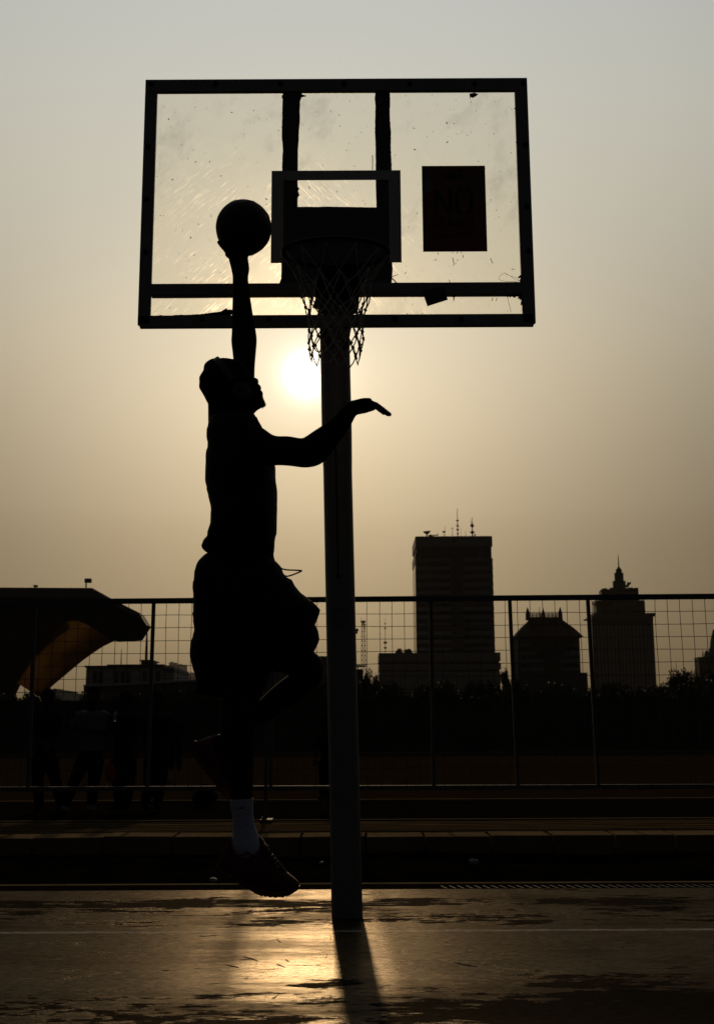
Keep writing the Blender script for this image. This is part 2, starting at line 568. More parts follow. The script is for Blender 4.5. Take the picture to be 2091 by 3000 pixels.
class MB:
    def __init__(s):
        s.v = []
        s.f = []

    def add(s, vs, fs):
        o = len(s.v)
        s.v += [tuple(p) for p in vs]
        s.f += [tuple(i + o for i in f) for f in fs]
        return s

    def box(s, x0, x1, y0, y1, z0, z1, rot=None, piv=None):
        vs = [Vector((x, y, z)) for x in (x0, x1) for y in (y0, y1) for z in (z0, z1)]
        if rot is not None:
            vs = [rot @ (p - piv) + piv for p in vs]
        return s.add(vs, [(0, 1, 3, 2), (4, 6, 7, 5), (0, 4, 5, 1), (2, 3, 7, 6), (0, 2, 6, 4), (1, 5, 7, 3)])

    def beam(s, a, b, w, h, side=None):
        a = Vector(a)
        b = Vector(b)
        d = (b - a).normalized()
        sd = Vector(side) if side else (Vector((0, 0, 1)) if abs(d.z) < .9 else Vector((1, 0, 0)))
        u = d.cross(sd).normalized()
        w_ = u.cross(d).normalized()
        vs = []
        for p in (a, b):
            for i, j in ((-1, -1), (1, -1), (1, 1), (-1, 1)):
                vs.append(p + u * (i * w / 2) + w_ * (j * h / 2))
        return s.add(vs, [(0, 1, 2, 3), (7, 6, 5, 4), (0, 4, 5, 1), (1, 5, 6, 2), (2, 6, 7, 3), (3, 7, 4, 0)])

    def rings(s, rs, cap=True, closed=False):
        n = len(rs[0])
        o = len(s.v)
        for r_ in rs:
            s.v += [tuple(p) for p in r_]
        m = len(rs)
        for i in range(m if closed else m - 1):
            a = o + i * n
            b = o + ((i + 1) % m) * n
            for k in range(n):
                s.f.append((a + k, a + (k + 1) % n, b + (k + 1) % n, b + k))
        if cap and not closed:
            s.f.append(tuple(o + k for k in range(n))[::-1])
            s.f.append(tuple(o + (m - 1) * n + k for k in range(n)))
        return s

    def tube(s, pts, rad, n=8, cap=True, closed=False):
        pts = [Vector(p) for p in pts]
        if isinstance(rad, (int, float)):
            rad = [rad] * len(pts)
        rs = []
        prev = None
        m = len(pts)
        for i, p in enumerate(pts):
            if closed:
                d = pts[(i + 1) % m] - pts[i - 1]
            else:
                d = pts[min(i + 1, m - 1)] - pts[max(i - 1, 0)]
            d = d.normalized() if d.length > 1e-9 else Vector((0, 0, 1))
            if prev is None:
                u = d.cross(Vector((0, 0, 1)) if abs(d.z) < .9 else Vector((0, 1, 0))).normalized()
            else:
                u = (prev - d * prev.dot(d))
                u = u.normalized() if u.length > 1e-6 else d.orthogonal().normalized()
            prev = u
            w = d.cross(u)
            rs.append([p + (u * math.cos(2 * PI * k / n) + w * math.sin(2 * PI * k / n)) * rad[i] for k in range(n)])
        return s.rings(rs, cap, closed)

    def ell(s, c, rx, ry, rz, nu=14, nv=10, rot=None):
        c = Vector(c)
        rs = []
        for j in range(1, nv):
            a = PI * j / nv
            rr = []
            for k in range(nu):
                b = 2 * PI * k / nu
                q = Vector((rx * math.sin(a) * math.cos(b), ry * math.sin(a) * math.sin(b), rz * math.cos(a)))
                if rot is not None:
                    q = rot @ q
                rr.append(c + q)
            rs.append(rr)
        return s.rings(rs, True)

    def prism(s, pts, dv):
        """a flat outline (3-D points) given thickness along dv"""
        n = len(pts)
        dv = Vector(dv)
        vs = [Vector(p) for p in pts] + [Vector(p) + dv for p in pts]
        fs = [tuple(range(n)), tuple(range(2 * n - 1, n - 1, -1))]
        fs += [(i, i + n, (i + 1) % n + n, (i + 1) % n) for i in range(n)]
        return s.add(vs, fs)

    def mesh(s, name, m, org=(0, 0, 0), smooth=False):
        me = bpy.data.meshes.new(name)
        ox, oy, oz = org
        me.from_pydata([(a - ox, b - oy, c - oz) for a, b, c in s.v], [], s.f)
        bm = bmesh.new()
        bm.from_mesh(me)
        bmesh.ops.recalc_face_normals(bm, faces=bm.faces)
        bm.to_mesh(me)
        bm.free()
        if smooth:
            me.polygons.foreach_set('use_smooth', [True] * len(me.polygons))
        me.materials.append(m)
        return me

    def build(s, name, m, parent=None, smooth=False, org=None, bevel=0):
        if parent is not None:
            org = ORG[parent.name]
        elif org is None:
            org = (0, 0, 0)
        me = s.mesh(name, m, org, smooth)
        o = bpy.data.objects.new(name, me)
        COL.objects.link(o)
        ORG[o.name] = org
        if parent is not None:
            o.parent = parent
        else:
            o.location = org
        if bevel:
            b = o.modifiers.new('bevel', 'BEVEL')
            b.width = bevel
            b.segments = 2
            b.limit_method = 'ANGLE'
        return o


def tag(o, label=None, cat=None, group=None, kind=None):
    if label:
        o['label'] = label
    if cat:
        o['category'] = cat
    if group:
        o['group'] = group
    if kind:
        o['kind'] = kind
    return o


def empty(name, loc, label, cat, group=None):
    o = bpy.data.objects.new(name, None)
    COL.objects.link(o)
    o.empty_display_size = .2
    o.location = loc
    ORG[o.name] = tuple(loc)
    return tag(o, label, cat, group)


def copy_tree(o, parent=None):
    c = o.copy()
    COL.objects.link(c)
    c.parent = parent
    for ch in list(o.children):
        copy_tree(ch, c)
    return c


def catmull(ps, n):
    out = []
    m = len(ps)
    for i in range(m - 1):
        p0, p1, p2, p3 = ps[max(i - 1, 0)], ps[i], ps[i + 1], ps[min(i + 2, m - 1)]
        for k in range(n):
            t = k / n
            out.append([.5 * (2 * b + (c - a) * t + (2 * a - 5 * b + 4 * c - d) * t * t + (3 * b - a - 3 * c + d) * t ** 3)
                        for a, b, c, d in zip(p0, p1, p2, p3)])
    out.append(list(ps[-1]))
    return out


def loft(mb, secs, n=18, sub=4):
    """secs: (pixel A, pixel B, half depth, Y): the two outline points of a limb, how deep it is and where it stands"""
    flat = [[a[0], a[1], b[0], b[1], hd, Y] for a, b, hd, Y in secs]
    rs = []
    for ax, ay, bx, by, hd, Y in catmull(flat, sub):
        A = at(ax, ay, Y)
        B = at(bx, by, Y)
        C = (A + B) / 2
        a = (B - A) / 2
        rs.append([C + a * math.cos(2 * PI * k / n) + Vector((0, hd, 0)) * math.sin(2 * PI * k / n) for k in range(n)])
    return mb.rings(rs)


def in_poly(P, poly):
    x, y = P[:, 0], P[:, 1]
    ins = np.zeros(len(P), bool)
    n = len(poly)
    for i in range(n):
        x1, y1 = poly[i]
        x2, y2 = poly[(i + 1) % n]
        c = ((y1 > y) != (y2 > y))
        with np.errstate(divide='ignore', invalid='ignore'):
            xi = (x2 - x1) * (y - y1) / (y2 - y1 + 1e-30) + x1
        ins ^= c & (x < xi)
    return ins


def seg_dist(P, poly):
    d = np.full(len(P), 1e9)
    n = len(poly)
    for i in range(n):
        a = np.array(poly[i])
        b = np.array(poly[(i + 1) % n])
        ab = b - a
        t = np.clip(((P - a) @ ab) / max(ab @ ab, 1e-12), 0, 1)
        d = np.minimum(d, np.linalg.norm(P - (a + t[:, None] * ab), axis=1))
    return d


def field(poly, g):
    """height field of a round body with this outline (solves a small Poisson problem)"""
    P = np.array(poly)
    lo = P.min(0) - 3 * g
    hi = P.max(0) + 3 * g
    nx, ny = (np.ceil((hi - lo) / g).astype(int) + 1)
    gx, gy = np.meshgrid(lo[0] + np.arange(nx) * g, lo[1] + np.arange(ny) * g, indexing='ij')
    mask = in_poly(np.stack([gx.ravel(), gy.ravel()], 1), poly).reshape(nx, ny)
    u = np.zeros((nx, ny))
    ii, jj = np.indices((nx, ny))
    red = (ii + jj) % 2 == 0
    mr, mk = mask & red, mask & ~red
    om = 2 / (1 + math.sin(PI / max(20, min(nx, ny))))
    for it in range(500):
        for mm in (mr, mk):
            s = np.zeros_like(u)
            s[1:-1, 1:-1] = (u[2:, 1:-1] + u[:-2, 1:-1] + u[1:-1, 2:] + u[1:-1, :-2] + 2 * g * g) / 4
            u[mm] += om * (s[mm] - u[mm])

    def f(Q):
        q = (Q - lo) / g
        i = np.clip(np.floor(q).astype(int), 0, [nx - 2, ny - 2])
        t = q - i
        a = u[i[:, 0], i[:, 1]] * (1 - t[:, 0]) * (1 - t[:, 1]) + u[i[:, 0] + 1, i[:, 1]] * t[:, 0] * (1 - t[:, 1])
        a += u[i[:, 0], i[:, 1] + 1] * (1 - t[:, 0]) * t[:, 1] + u[i[:, 0] + 1, i[:, 1] + 1] * t[:, 0] * t[:, 1]
        return np.sqrt(np.maximum(a, 0))
    return f


def smooth_poly(pts, n=3):
    P = [list(p) for p in pts]
    P = [P[-1]] + P + [P[0], P[1]]
    out = []
    for i in range(1, len(P) - 2):
        p0, p1, p2, p3 = P[i - 1], P[i], P[i + 1], P[i + 2]
        for k in range(n):
            t = k / n
            out.append(tuple(.5 * (2 * b + (c - a) * t + (2 * a - 5 * b + 4 * c - d) * t * t + (3 * b - a - 3 * c + d) * t ** 3)
                             for a, b, c, d in zip(p0, p1, p2, p3)))
    return out


def inflate(mb, pix, Y, scale=1.0, step=.011, smooth=2, off=0.0, fpix=None, wr=0.0, yshift=None):
    """a rounded solid with the outline pix (source pixels) standing at depth Y"""
    if smooth > 1:
        pix = smooth_poly(pix, smooth)
    w = [at(px, py, Y) for px, py in pix]
    poly = [(p.x, p.z) for p in w]
    if fpix is not None:
        fp = smooth_poly(fpix, 2)
        fpoly = [(p.x, p.z) for p in (at(a, b, Y) for a, b in fp)]
    else:
        fpoly = poly
    # resample the outline
    res = []
    n = len(poly)
    for i in range(n):
        a = Vector(poly[i])
        b = Vector(poly[(i + 1) % n])
        k = max(1, int((b - a).length / step))
        for j in range(k):
            res.append(tuple(a.lerp(b, j / k)))
    f = field(fpoly, step * .5)
    P = np.array(poly)
    lo, hi = P.min(0), P.max(0)
    gs = []
    row = 0
    y = lo[1]
    while y < hi[1]:
        x = lo[0] + (step / 2 if row % 2 else 0)
        while x < hi[0]:
            gs.append((x, y))
            x += step
        y += step * .87
        row += 1
    G = np.array(gs)
    G = G[in_poly(G, poly)]
    G = G[seg_dist(G, poly) > step * .45]
    allp = [Vector(p) for p in res] + [Vector(p) for p in G]
    nb = len(res)
    vo, eo, fo, *_ = delaunay_2d_cdt(allp, [(i, (i + 1) % nb) for i in range(nb)], [], 1, 1e-6)
    Q = np.array([tuple(p) for p in vo])
    h = f(Q) * scale + off
    h = np.maximum(h, .0004)
    if wr:
        h = np.array([hh + (wr * noise.noise(Vector((q[0] * 14, 3.3, q[1] * 9))) if hh > .02 else 0) for hh, q in zip(h, Q)])
    ys = np.zeros(len(Q)) if yshift is None else np.array([yshift(q[0], q[1]) for q in Q])
    m = len(Q)
    vs = [(q[0], Y - hh + s, q[1]) for q, hh, s in zip(Q, h, ys)] + [(q[0], Y + hh + s, q[1]) for q, hh, s in zip(Q, h, ys)]
    cnt = {}
    for t in fo:
        for a, b in zip(t, t[1:] + t[:1]):
            k = (min(a, b), max(a, b))
            cnt[k] = cnt.get(k, 0) + 1
    fs = [tuple(t) for t in fo] + [tuple(i + m for i in t[::-1]) for t in fo]
    fs += [(a, b, b + m, a + m) for (a, b), c in cnt.items() if c == 1]
    return mb.add(vs, fs)


def fuse(mb, name, m, parent, voxel=.006, smooth=6):
    """one continuous skin out of overlapping limbs"""
    me = mb.mesh(name, m, ORG[parent.name])
    o = bpy.data.objects.new(name, me)
    COL.objects.link(o)
    r_ = o.modifiers.new('r', 'REMESH')
    r_.mode = 'VOXEL'
    r_.voxel_size = voxel
    sm_ = o.modifiers.new('s', 'SMOOTH')
    sm_.factor = .5
    sm_.iterations = smooth
    dg = bpy.context.evaluated_depsgraph_get()
    dg.update()
    ev = o.evaluated_get(dg)
    me2 = bpy.data.meshes.new_from_object(ev)
    o.modifiers.clear()
    o.data = me2
    bpy.data.meshes.remove(me)
    me2.name = name
    if not me2.materials:
        me2.materials.append(m)
    me2.polygons.foreach_set('use_smooth', [True] * len(me2.polygons))
    ORG[o.name] = ORG[parent.name]
    o.parent = parent
    return o


def struct(name, mb, m, smooth=False):
    return tag(mb.build(name, m, None, smooth), kind='structure')

# ------------------------------------------------------------------ the ground
YED = 7.42                                         # far edge of the court
g = MB()
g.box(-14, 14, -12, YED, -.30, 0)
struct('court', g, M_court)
g = MB()
g.box(-14, 14, YED, 7.58, -.4, -.20)
struct('drain_channel', g, M_soil)
g = MB()
g.box(-14, 14, 7.58, 7.64, -.3, .012)
struct('drain_edge', g, M_kerb)
g = MB()
nx, ny = 90, 20
vs = []
for j in range(ny + 1):
    for i in range(nx + 1):
        x = -14 + 28 * i / nx
        y = 7.64 + 2.44 * j / ny
        vs.append((x, y, -.07 + .045 * noise.noise(Vector((x * 1.3, y * 1.3, 0))) + .03 * noise.noise(Vector((x * 4, y * 4, 5)))))
fs = [(j * (nx + 1) + i, j * (nx + 1) + i + 1, (j + 1) * (nx + 1) + i + 1, (j + 1) * (nx + 1) + i) for j in range(ny) for i in range(nx)]
g.add(vs, fs)
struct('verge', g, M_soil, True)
g = MB()
g.box(-30, 30, 10.46, 11.72, -.3, .076)
struct('paved_path', g, M_paver)
g = MB()
g.box(-30, 30, 11.72, 11.78, -.3, .090)
struct('path_edge', g, M_kerb)
g = MB()
g.box(-40, 40, 11.78, 15.9, -.3, -.01)
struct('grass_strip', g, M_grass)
g = MB()
g.box(-60, 60, 15.9, 15.98, -.3, .03)
struct('field_edge', g, M_kerb)
g = MB()
g.box(-90, 90, 15.98, 42, -.3, .0)
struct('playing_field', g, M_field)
g = MB()
g.box(-90, 90, 42, 42.25, -.3, .10)
struct('field_far_edge', g, M_kerb)
g = MB()
g.add([(-6000, 42.2, -.02), (6000, 42.2, -.02), (6000, 7000, -.02), (-6000, 7000, -.02)], [(0, 1, 2, 3)])
g.add([(-6000, -4000, -.35), (6000, -4000, -.35), (6000, 42.2, -.35), (-6000, 42.2, -.35)], [(0, 1, 2, 3)])
struct('ground', g, M_far)

# scuffs and rubber marks on the court paint
M_scuff = mat('dark_rubber_scuff', (.006, .005, .004), .9, .0)
for pts in ([(660, 2825), (680, 2830), (702, 2835)], [(810, 2824), (818, 2827), (836, 2834)], [(812, 2745), (815, 2755), (824, 2762)], [(955, 2793), (958, 2800), (952, 2808)], [(712, 2802), (735, 2808), (756, 2815)],
            [(964, 2738), (970, 2747), (966, 2755)], [(795, 2926), (808, 2920), (820, 2908)], [(1330, 2818), (1360, 2826), (1400, 2832)], [(640, 2738), (620, 2741), (584, 2743)], [(835, 2810), (842, 2814), (847, 2818)]):
    P = catmull([list(gnd(a, b, .0012)) for a, b in pts], 5)
    m_ = MB()
    n = len(P)
    L_, R_ = [], []
    for i, p in enumerate(P):
        w = .0075 * math.sin(PI * (i + .4) / n) + .0012
        L_.append((p[0], p[1] + w, .0012))
        R_.append((p[0], p[1] - w, .0012))
    m_.add(L_ + R_[::-1], [tuple(range(2 * n))])
    o = m_.build('scuff_mark', M_scuff)
    tag(o, kind='structure')

# kerb stones, one by one
jx = [gnd(a, 2450, .08).x for a in (10, 110, 310, 510, 695, 880, 1072, 1245, 1440, 1625, 1810, 1990)]
jx = [jx[0] - .72 * k for k in (6, 5, 4, 3, 2, 1)] + jx + [jx[-1] + .68 * k for k in range(1, 6)]
k0 = None
for i in range(len(jx) - 1):
    a, b = jx[i] + .009, jx[i + 1] - .009
    dz = rng.uniform(-.006, .006)
    m_ = MB()
    m_.prism([(a, 10.06, -.2), (b, 10.06, -.2), (b, 10.06, .080 + dz), (a, 10.06, .080 + dz + rng.uniform(-.004, .004))], (0, .395, 0))
    o = m_.build('kerb_stone', M_kerb, None, bevel=.008)
    tag(o, 'pale kerb stone in the row along the front of the paved path', 'kerb stone', 'kerb stones edging the path')

# grating over the drain, right half
gt = empty('drain_grating', (2.6, 7.5, 0), 'steel drain grating of slanted bars at the far court edge beside the pole', 'drain grating')
m_ = MB()
xs = gnd(1310, 2606, 0).x
x = xs
while x < 7:
    m_.beam((x, YED + .01, -.012), (x - .035, 7.575, -.012), .012, .03)
    x += .0535
m_.build('bars', M_wire, gt)
m_ = MB()
m_.box(xs - .03, 7, YED + .002, YED + .012, -.05, -.002)
m_.build('side_rail', M_wire, gt)

# bits of litter on the verge
for (px, py, s, lab) in ((1388, 2532, .035, 'small pale scrap of plastic litter on the dark verge right of the pole'),
                         (625, 2583, .026, 'tiny pale scrap of litter beside the drain behind the shoe'),
                         (943, 2533, .02, 'tiny crumpled litter scrap just left of the pole on the verge')):
    p = gnd(px, py, -.03)
    bm_ = MB()
    bm_.ell((p.x, p.y, p.z + s * .5), s, s * .7, s * .55, 9, 6)
    bm_.v = [(a + .35 * s * noise.noise(Vector((a * 60, b * 60, c * 60))), b, c + .5 * s * noise.noise(Vector((a * 70, b * 70, c * 70 + 3)))) for a, b, c in bm_.v]
    o = bm_.build('litter', M_litter)
    tag(o, lab, 'litter', 'bits of litter on the verge')

# ------------------------------------------------------------------ the basketball hoop
YB = 5.055
YF = YB - .012
base = gnd(*D_(778, 2055))
YPO = base.y
hoop = empty('basketball_hoop', (base.x, base.y, 0), 'grey pole basketball hoop with a see-through scratched backboard and a hanging net', 'basketball hoop')


def bp(px, py, y=YF):
    p = at(px, py, y)
    return p.x, p.z


def mean(*v):
    return sum(v) / len(v)


TL, TR, BL, BR = bp(424.6, 231), bp(1544.7, 228.7), bp(405, 959), bp(1567.7, 954.5)
X0, X1 = mean(TL[0], BL[0]), mean(TR[0], BR[0])
Z1_, Z0_ = mean(TL[1], TR[1]), mean(BL[1], BR[1])
ix0 = mean(bp(459.4, 273.6)[0], bp(444, 828)[0])
ix1 = mean(bp(1510, 272)[0], bp(1524, 828)[0])
iz1 = bp(985, 266.5)[1]
rz1 = bp(1000, 828.5)[1]
rz0 = bp(1000, 862)[1]
iz0 = bp(1000, 921)[1]
board = MB().box(ix0 - .012, ix1 + .012, YB - .004, YB + .004, iz0 - .012, iz1 + .012).build('backboard', M_glass, hoop)
fr = MB()
c_ = .012
fr.box(X0, X1, YF, YB + .012, iz1, Z1_)
fr.box(X0 + .010, X1 - .010, YF, YB + .012, Z0_, iz0)
fr.box(X0, ix0, YF, YB + .012, Z0_ + .014, iz1)
fr.box(ix1, X1, YF, YB + .012, Z0_ + .014, iz1)
fr.build('frame', M_frame, board, bevel=.003)
MB().box(ix0, ix1, YF + .001, YB + .03, rz0, rz1).build('cross_rail', M_frame, board)
bolts = [Z1(163, 118), Z1(650, 118), Z1(1140, 115), Z2(443, 88), Z2(820, 88), Z2(1190, 88), Z2(1468, 86), Z1(140, 593), Z1(130, 990), Z1(122, 1388),
         Z1(120, 1900), Z1(551, 1895), Z1(1053, 1893), Z2(735, 1433), Z2(1115, 1433), Z2(1500, 1440), Z2(1478, 437), Z2(1488, 790), Z2(1497, 1042)]
for px, py in bolts:
    x, z = bp(px, py)
    x = min(max(x, X0 + .02), X1 - .02)
    MB().tube([(x, YF + .002, z), (x, YF - .006, z)], .0125, 6).build('bolt', M_black, board)


def ragged(mb, pts, y0, y1, jit=.0032, step=.006, zc=YF):
    """a painted strip with a brushed, uneven outline"""
    P = [bp(*p, y=zc) for p in pts]
    out = []
    n = len(P)
    for i in range(n):
        a = Vector(P[i])
        b = Vector(P[(i + 1) % n])
        k = max(1, int((b - a).length / step))
        nr = Vector((b.y - a.y, a.x - b.x)).normalized() if (b - a).length > 1e-6 else Vector((0, 0))
        for j in range(k):
            q = a.lerp(b, j / k)
            w = jit * noise.noise(Vector((q.x * 14, q.y * 11, 1.7))) + .55 * jit * noise.noise(Vector((q.x * 210, q.y * 130, 4.1)))
            q = q + nr * w
            out.append((q.x, y0, q.y))
    mb.prism(out, (0, y1 - y0, 0))


for L_, Rr in (([Z2(95, 128), Z2(92, 250), Z2(88, 340), Z2(93, 450), Z2(92, 580), Z2(92, 800)],
                [Z2(172, 800), Z2(182, 690), Z2(175, 650), Z2(178, 575), Z2(180, 480), Z2(186, 400), Z2(190, 300), Z2(192, 185), Z2(200, 162), Z2(230, 155), Z2(205, 148), Z2(196, 128)]),
               ([Z2(624, 128), Z2(618, 175), Z2(622, 210), Z2(620, 350), Z2(626, 450), Z2(625, 575), Z2(625, 640), Z2(628, 740), Z2(629, 800)],
                [Z2(718, 800), Z2(716, 575), Z2(713, 430), Z2(710, 300), Z2(706, 220), Z2(705, 128)])):
    mb = MB()
    ragged(mb, L_ + Rr, YB + .0045, YB + .0065, zc=YB)
    mb.build('painted_strip', M_black, board)
    xa, xb = bp(*L_[3], y=YB + .02)[0] + .012, bp(*Rr[len(Rr) // 2], y=YB + .02)[0] - .008
    MB().box(xa, xb, YB + .008, YB + .05, rz1, iz1).build('upright', M_frame, board)
# steel plate that carries the rim, and the gusset under it
mb = MB()
ragged(mb, [Z2(92, 792), Z2(360, 789), Z2(629, 792), Z2(717, 800), Z2(717, 1090), Z2(722, 1140), Z2(715, 1226), Z2(82, 1226), Z2(75, 1224), Z2(84, 1200), Z2(86, 1110)], YB + .0045, YB + .022, jit=.002, zc=YB)
mb.build('mounting_plate', M_black, board)
mb = MB()
ragged(mb, [ZN(550, 775), ZN(545, 830), ZN(515, 915), ZN(600, 945), ZN(600, 992), ZN(1018, 980), ZN(1038, 790), ZN(1040, 775)], YB + .03, YB + .042, jit=.001, zc=YB + .03)
mb.build('gusset_plate', M_black, board)
# the white target square taped on the front
mb = MB()
q = [Z1(1072, 770), Z2(767, 580), Z2(773, 1108), Z1(1066, 1468)]
(xa, za), (xb, zb), (xc, zc), (xd, zd) = [bp(*p) for p in q]
tx0, tx1, tz1, tz0 = mean(xa, xd), mean(xb, xc), mean(za, zb), mean(zc, zd)
tw = bp(*Z2(400, 636))[1]
tw = tz1 - tw
yt = YB - .0065
mb.box(tx0, tx1, yt, yt + .0015, tz1 - tw, tz1)
mb.box(tx0, tx0 + tw * 1.15, yt, yt + .0015, tz0, tz1 - tw)
mb.box(tx1 - tw * 1.15, tx1, yt, yt + .0015, tz0, tz1 - tw)
mb.build('target_square', M_tape, board)


def text(body, size, name, m, parent, fn, thick=.0006, off=.0):
    """lettering as flat mesh; fn maps letter coordinates (x right, y up) to world"""
    cu = bpy.data.curves.new('t', 'FONT')
    cu.body = body
    cu.size = size
    cu.align_x = 'CENTER'
    cu.offset = off
    cu.resolution_u = 3
    o = bpy.data.objects.new('t', cu)
    COL.objects.link(o)
    dg = bpy.context.evaluated_depsgraph_get()
    dg.update()
    me = bpy.data.meshes.new_from_object(o.evaluated_get(dg))
    bpy.data.objects.remove(o)
    ox, oy, oz = ORG[parent.name]
    for v in me.vertices:
        p = fn(v.co.x, v.co.y)
        v.co = (p[0] - ox, p[1] - oy, p[2] - oz)
    me.materials.clear()
    me.materials.append(m)
    me.name = name
    r = bpy.data.objects.new(name, me)
    COL.objects.link(r)
    r.parent = parent
    ORG[r.name] = ORG[parent.name]
    return r


# the poster
c4 = [bp(*ZP(*p)) for p in ((72, 105), (896, 108), (915, 1227), (80, 1222))]
px0, px1 = mean(c4[0][0], c4[3][0]), mean(c4[1][0], c4[2][0])
pz1, pz0 = mean(c4[0][1], c4[1][1]), mean(c4[2][1], c4[3][1])
poster = MB().box(px0, px1, YB - .0062, YB - .0048, pz0, pz1).build('no_dunks_poster', M_red, board)
tag(poster, 'dark red poster with black stencil lettering')
pw, ph = px1 - px0, pz1 - pz0
ypz = YB - .0066


def pp(u, v):                                       # poster coordinates 0..1, v downwards
    return px0 + u * pw, pz1 - v * ph


ST = {  # stencil letters in a 0..1 box
    'N': [[(0, 0), (.20, 0), (.20, .55), (0, .78)], [(0, .86), (.0, 1), (.24, 1), (.78, .0), (1, 0), (1, 1), (.78, 1), (.78, .30), (.30, .98)][:3] + [(.98, .0), (.76, .0)], [(.78, .24), (1, .0), (1, 1), (.78, 1)]],
    'O': [[(.42, 0), (.22, 0), (0, .18), (0, .82), (.22, 1), (.42, 1), (.42, .86), (.30, .86), (.22, .78), (.22, .22), (.30, .14), (.42, .14)],
          [(.58, 0), (.78, 0), (1, .18), (1, .82), (.78, 1), (.58, 1), (.58, .86), (.70, .86), (.78, .78), (.78, .22), (.70, .14), (.58, .14)]],
    'D': [[(0, 0), (.22, 0), (.22, 1), (0, 1)], [(.32, 0), (.75, 0), (1, .2), (1, .8), (.75, 1), (.32, 1), (.32, .84), (.68, .84), (.78, .74), (.78, .26), (.68, .16), (.32, .16)]],
    'U': [[(0, 1), (.22, 1), (.22, .24), (.30, .16), (.44, .16), (.44, 0), (.22, 0), (0, .2)], [(1, 1), (.78, 1), (.78, .24), (.70, .16), (.56, .16), (.56, 0), (.78, 0), (1, .2)]],
    'K': [[(0, 0), (.24, 0), (.24, 1), (0, 1)], [(.32, .50), (.72, 1), (1, 1), (.60, .52), (1, 0), (.72, 0), (.32, .46)]],
    'S': [[(1, .78), (.8, 1), (.2, 1), (0, .8), (0, .62), (.2, .45), (.46, .45), (.46, .60), (.26, .60), (.22, .68), (.22, .78), (.28, .85), (.72, .85), (.78, .76)],
          [(0, .22), (.2, 0), (.8, 0), (1, .2), (1, .40), (.8, .56), (.54, .56), (.54, .42), (.74, .42), (.78, .34), (.78, .22), (.72, .15), (.28, .15), (.22, .24)]],
    'A': [[(0, 0), (.24, 0), (.50, .80), (.40, 1)], [(1, 0), (.76, 0), (.56, .72), (.60, 1)], [(.36, .20), (.64, .20), (.60, .34), (.40, .34)]],
    'L': [[(0, 0), (1, 0), (1, .18), (.26, .18), (.26, 1), (0, 1)]],
    'W': [[(0, 1), (.2, 1), (.30, .3), (.38, .3), (.46, .9), (.46, .4), (.40, 0), (.18, 0)], [(1, 1), (.8, 1), (.70, .3), (.62, .3), (.54, .9), (.54, .4), (.60, 0), (.82, 0)]],
    'E': [[(0, 0), (.26, 0), (.26, 1), (0, 1)], [(.34, 1), (1, 1), (1, .84), (.34, .84)], [(.34, .58), (.86, .58), (.86, .42), (.34, .42)], [(.34, .16), (1, .16), (1, 0), (.34, 0)]],
}


def stencil(word, u0, u1, v0, v1, gap=.12):
    mb = MB()
    n = len(word)
    cw = (u1 - u0) / (n + (n - 1) * gap)
    for i, ch in enumerate(word):
        a = u0 + i * cw * (1 + gap)
        for poly in ST[ch]:
            pts = []
            for x, y in poly:
                X_, Z_ = pp(a + x * cw, v1 + (v0 - v1) * y)
                pts.append((X_, ypz, Z_))
            mb.prism(pts, (0, .0005, 0))
    mb.build('lettering', M_ink, poster)


stencil('NO', (220 - 76) / 830, (745 - 76) / 830, (410 - 106) / 1118, (750 - 106) / 1118)
stencil('DUNKS', (215 - 76) / 830, (752 - 76) / 830, (780 - 106) / 1118, (914 - 106) / 1118)
stencil('ALLOWED', (208 - 76) / 830, (775 - 76) / 830, (946 - 106) / 1118, (1038 - 106) / 1118)
mb = MB()
em = [(360, 265), (375, 215), (430, 180), (500, 175), (540, 150), (605, 150), (608, 220), (580, 265), (520, 275), (490, 300), (440, 300), (415, 272)]
mb.prism([(pp((a - 76) / 830, (b - 106) / 1118)[0], ypz, pp((a - 76) / 830, (b - 106) / 1118)[1]) for a, b in em], (0, .0005, 0))
mb.build('emblem', M_ink, poster)
M_inkl = mat('faded_poster_letters', (.20, .13, .09), .6, .3)
text('INDONESIA', .030, 'emblem_lettering', M_inkl, poster, lambda x, y: (pp(.49, 0)[0] + x * .93, ypz - .0004, pp(0, .123)[1] + y))
# round white ball shape printed in the corner of the poster
mb = MB()
arc = [(76, 215), (120, 215), (170, 235), (210, 280), (228, 340), (215, 400), (180, 445), (130, 470), (76, 480)]
mb.prism([(pp((a - 76) / 830, (b - 106) / 1118)[0], ypz, pp((a - 76) / 830, (b - 106) / 1118)[1]) for a, b in arc], (0, .0005, 0))
mb.build('printed_disc', mat('grey_blue_print', (.15, .17, .19), .5, .3), poster)
# the small tilted sticker
st4 = [ZP(*p) for p in ((68, 1735), (352, 1690), (405, 1858), (140, 1943))]
mb = MB()
ysk = YB - .0150
sq = [bp(*p, y=ysk) for p in st4]
mb.prism([(a, ysk, b) for a, b in sq], (0, .0012, 0))
sticker = mb.build('sticker', M_stick, board)
sc = Vector((mean(*[a for a, b in sq]), mean(*[b for a, b in sq])))
sa = math.atan2(sq[2][1] - sq[3][1], sq[2][0] - sq[3][0])
for body, size, dy in (('HELLO', .016, .020), ('Vegan', .036, -.022)):
    text(body, size, 'lettering', M_ink, sticker, lambda x, y, dy=dy: (sc.x + x * math.cos(sa) - (y + dy) * math.sin(sa), ysk - .0006, sc.y + x * math.sin(sa) + (y + dy) * math.cos(sa)))
# old glue, drips and torn tape on the acrylic
def residue(mb):
    mb.build('glue_residue', M_black, board)


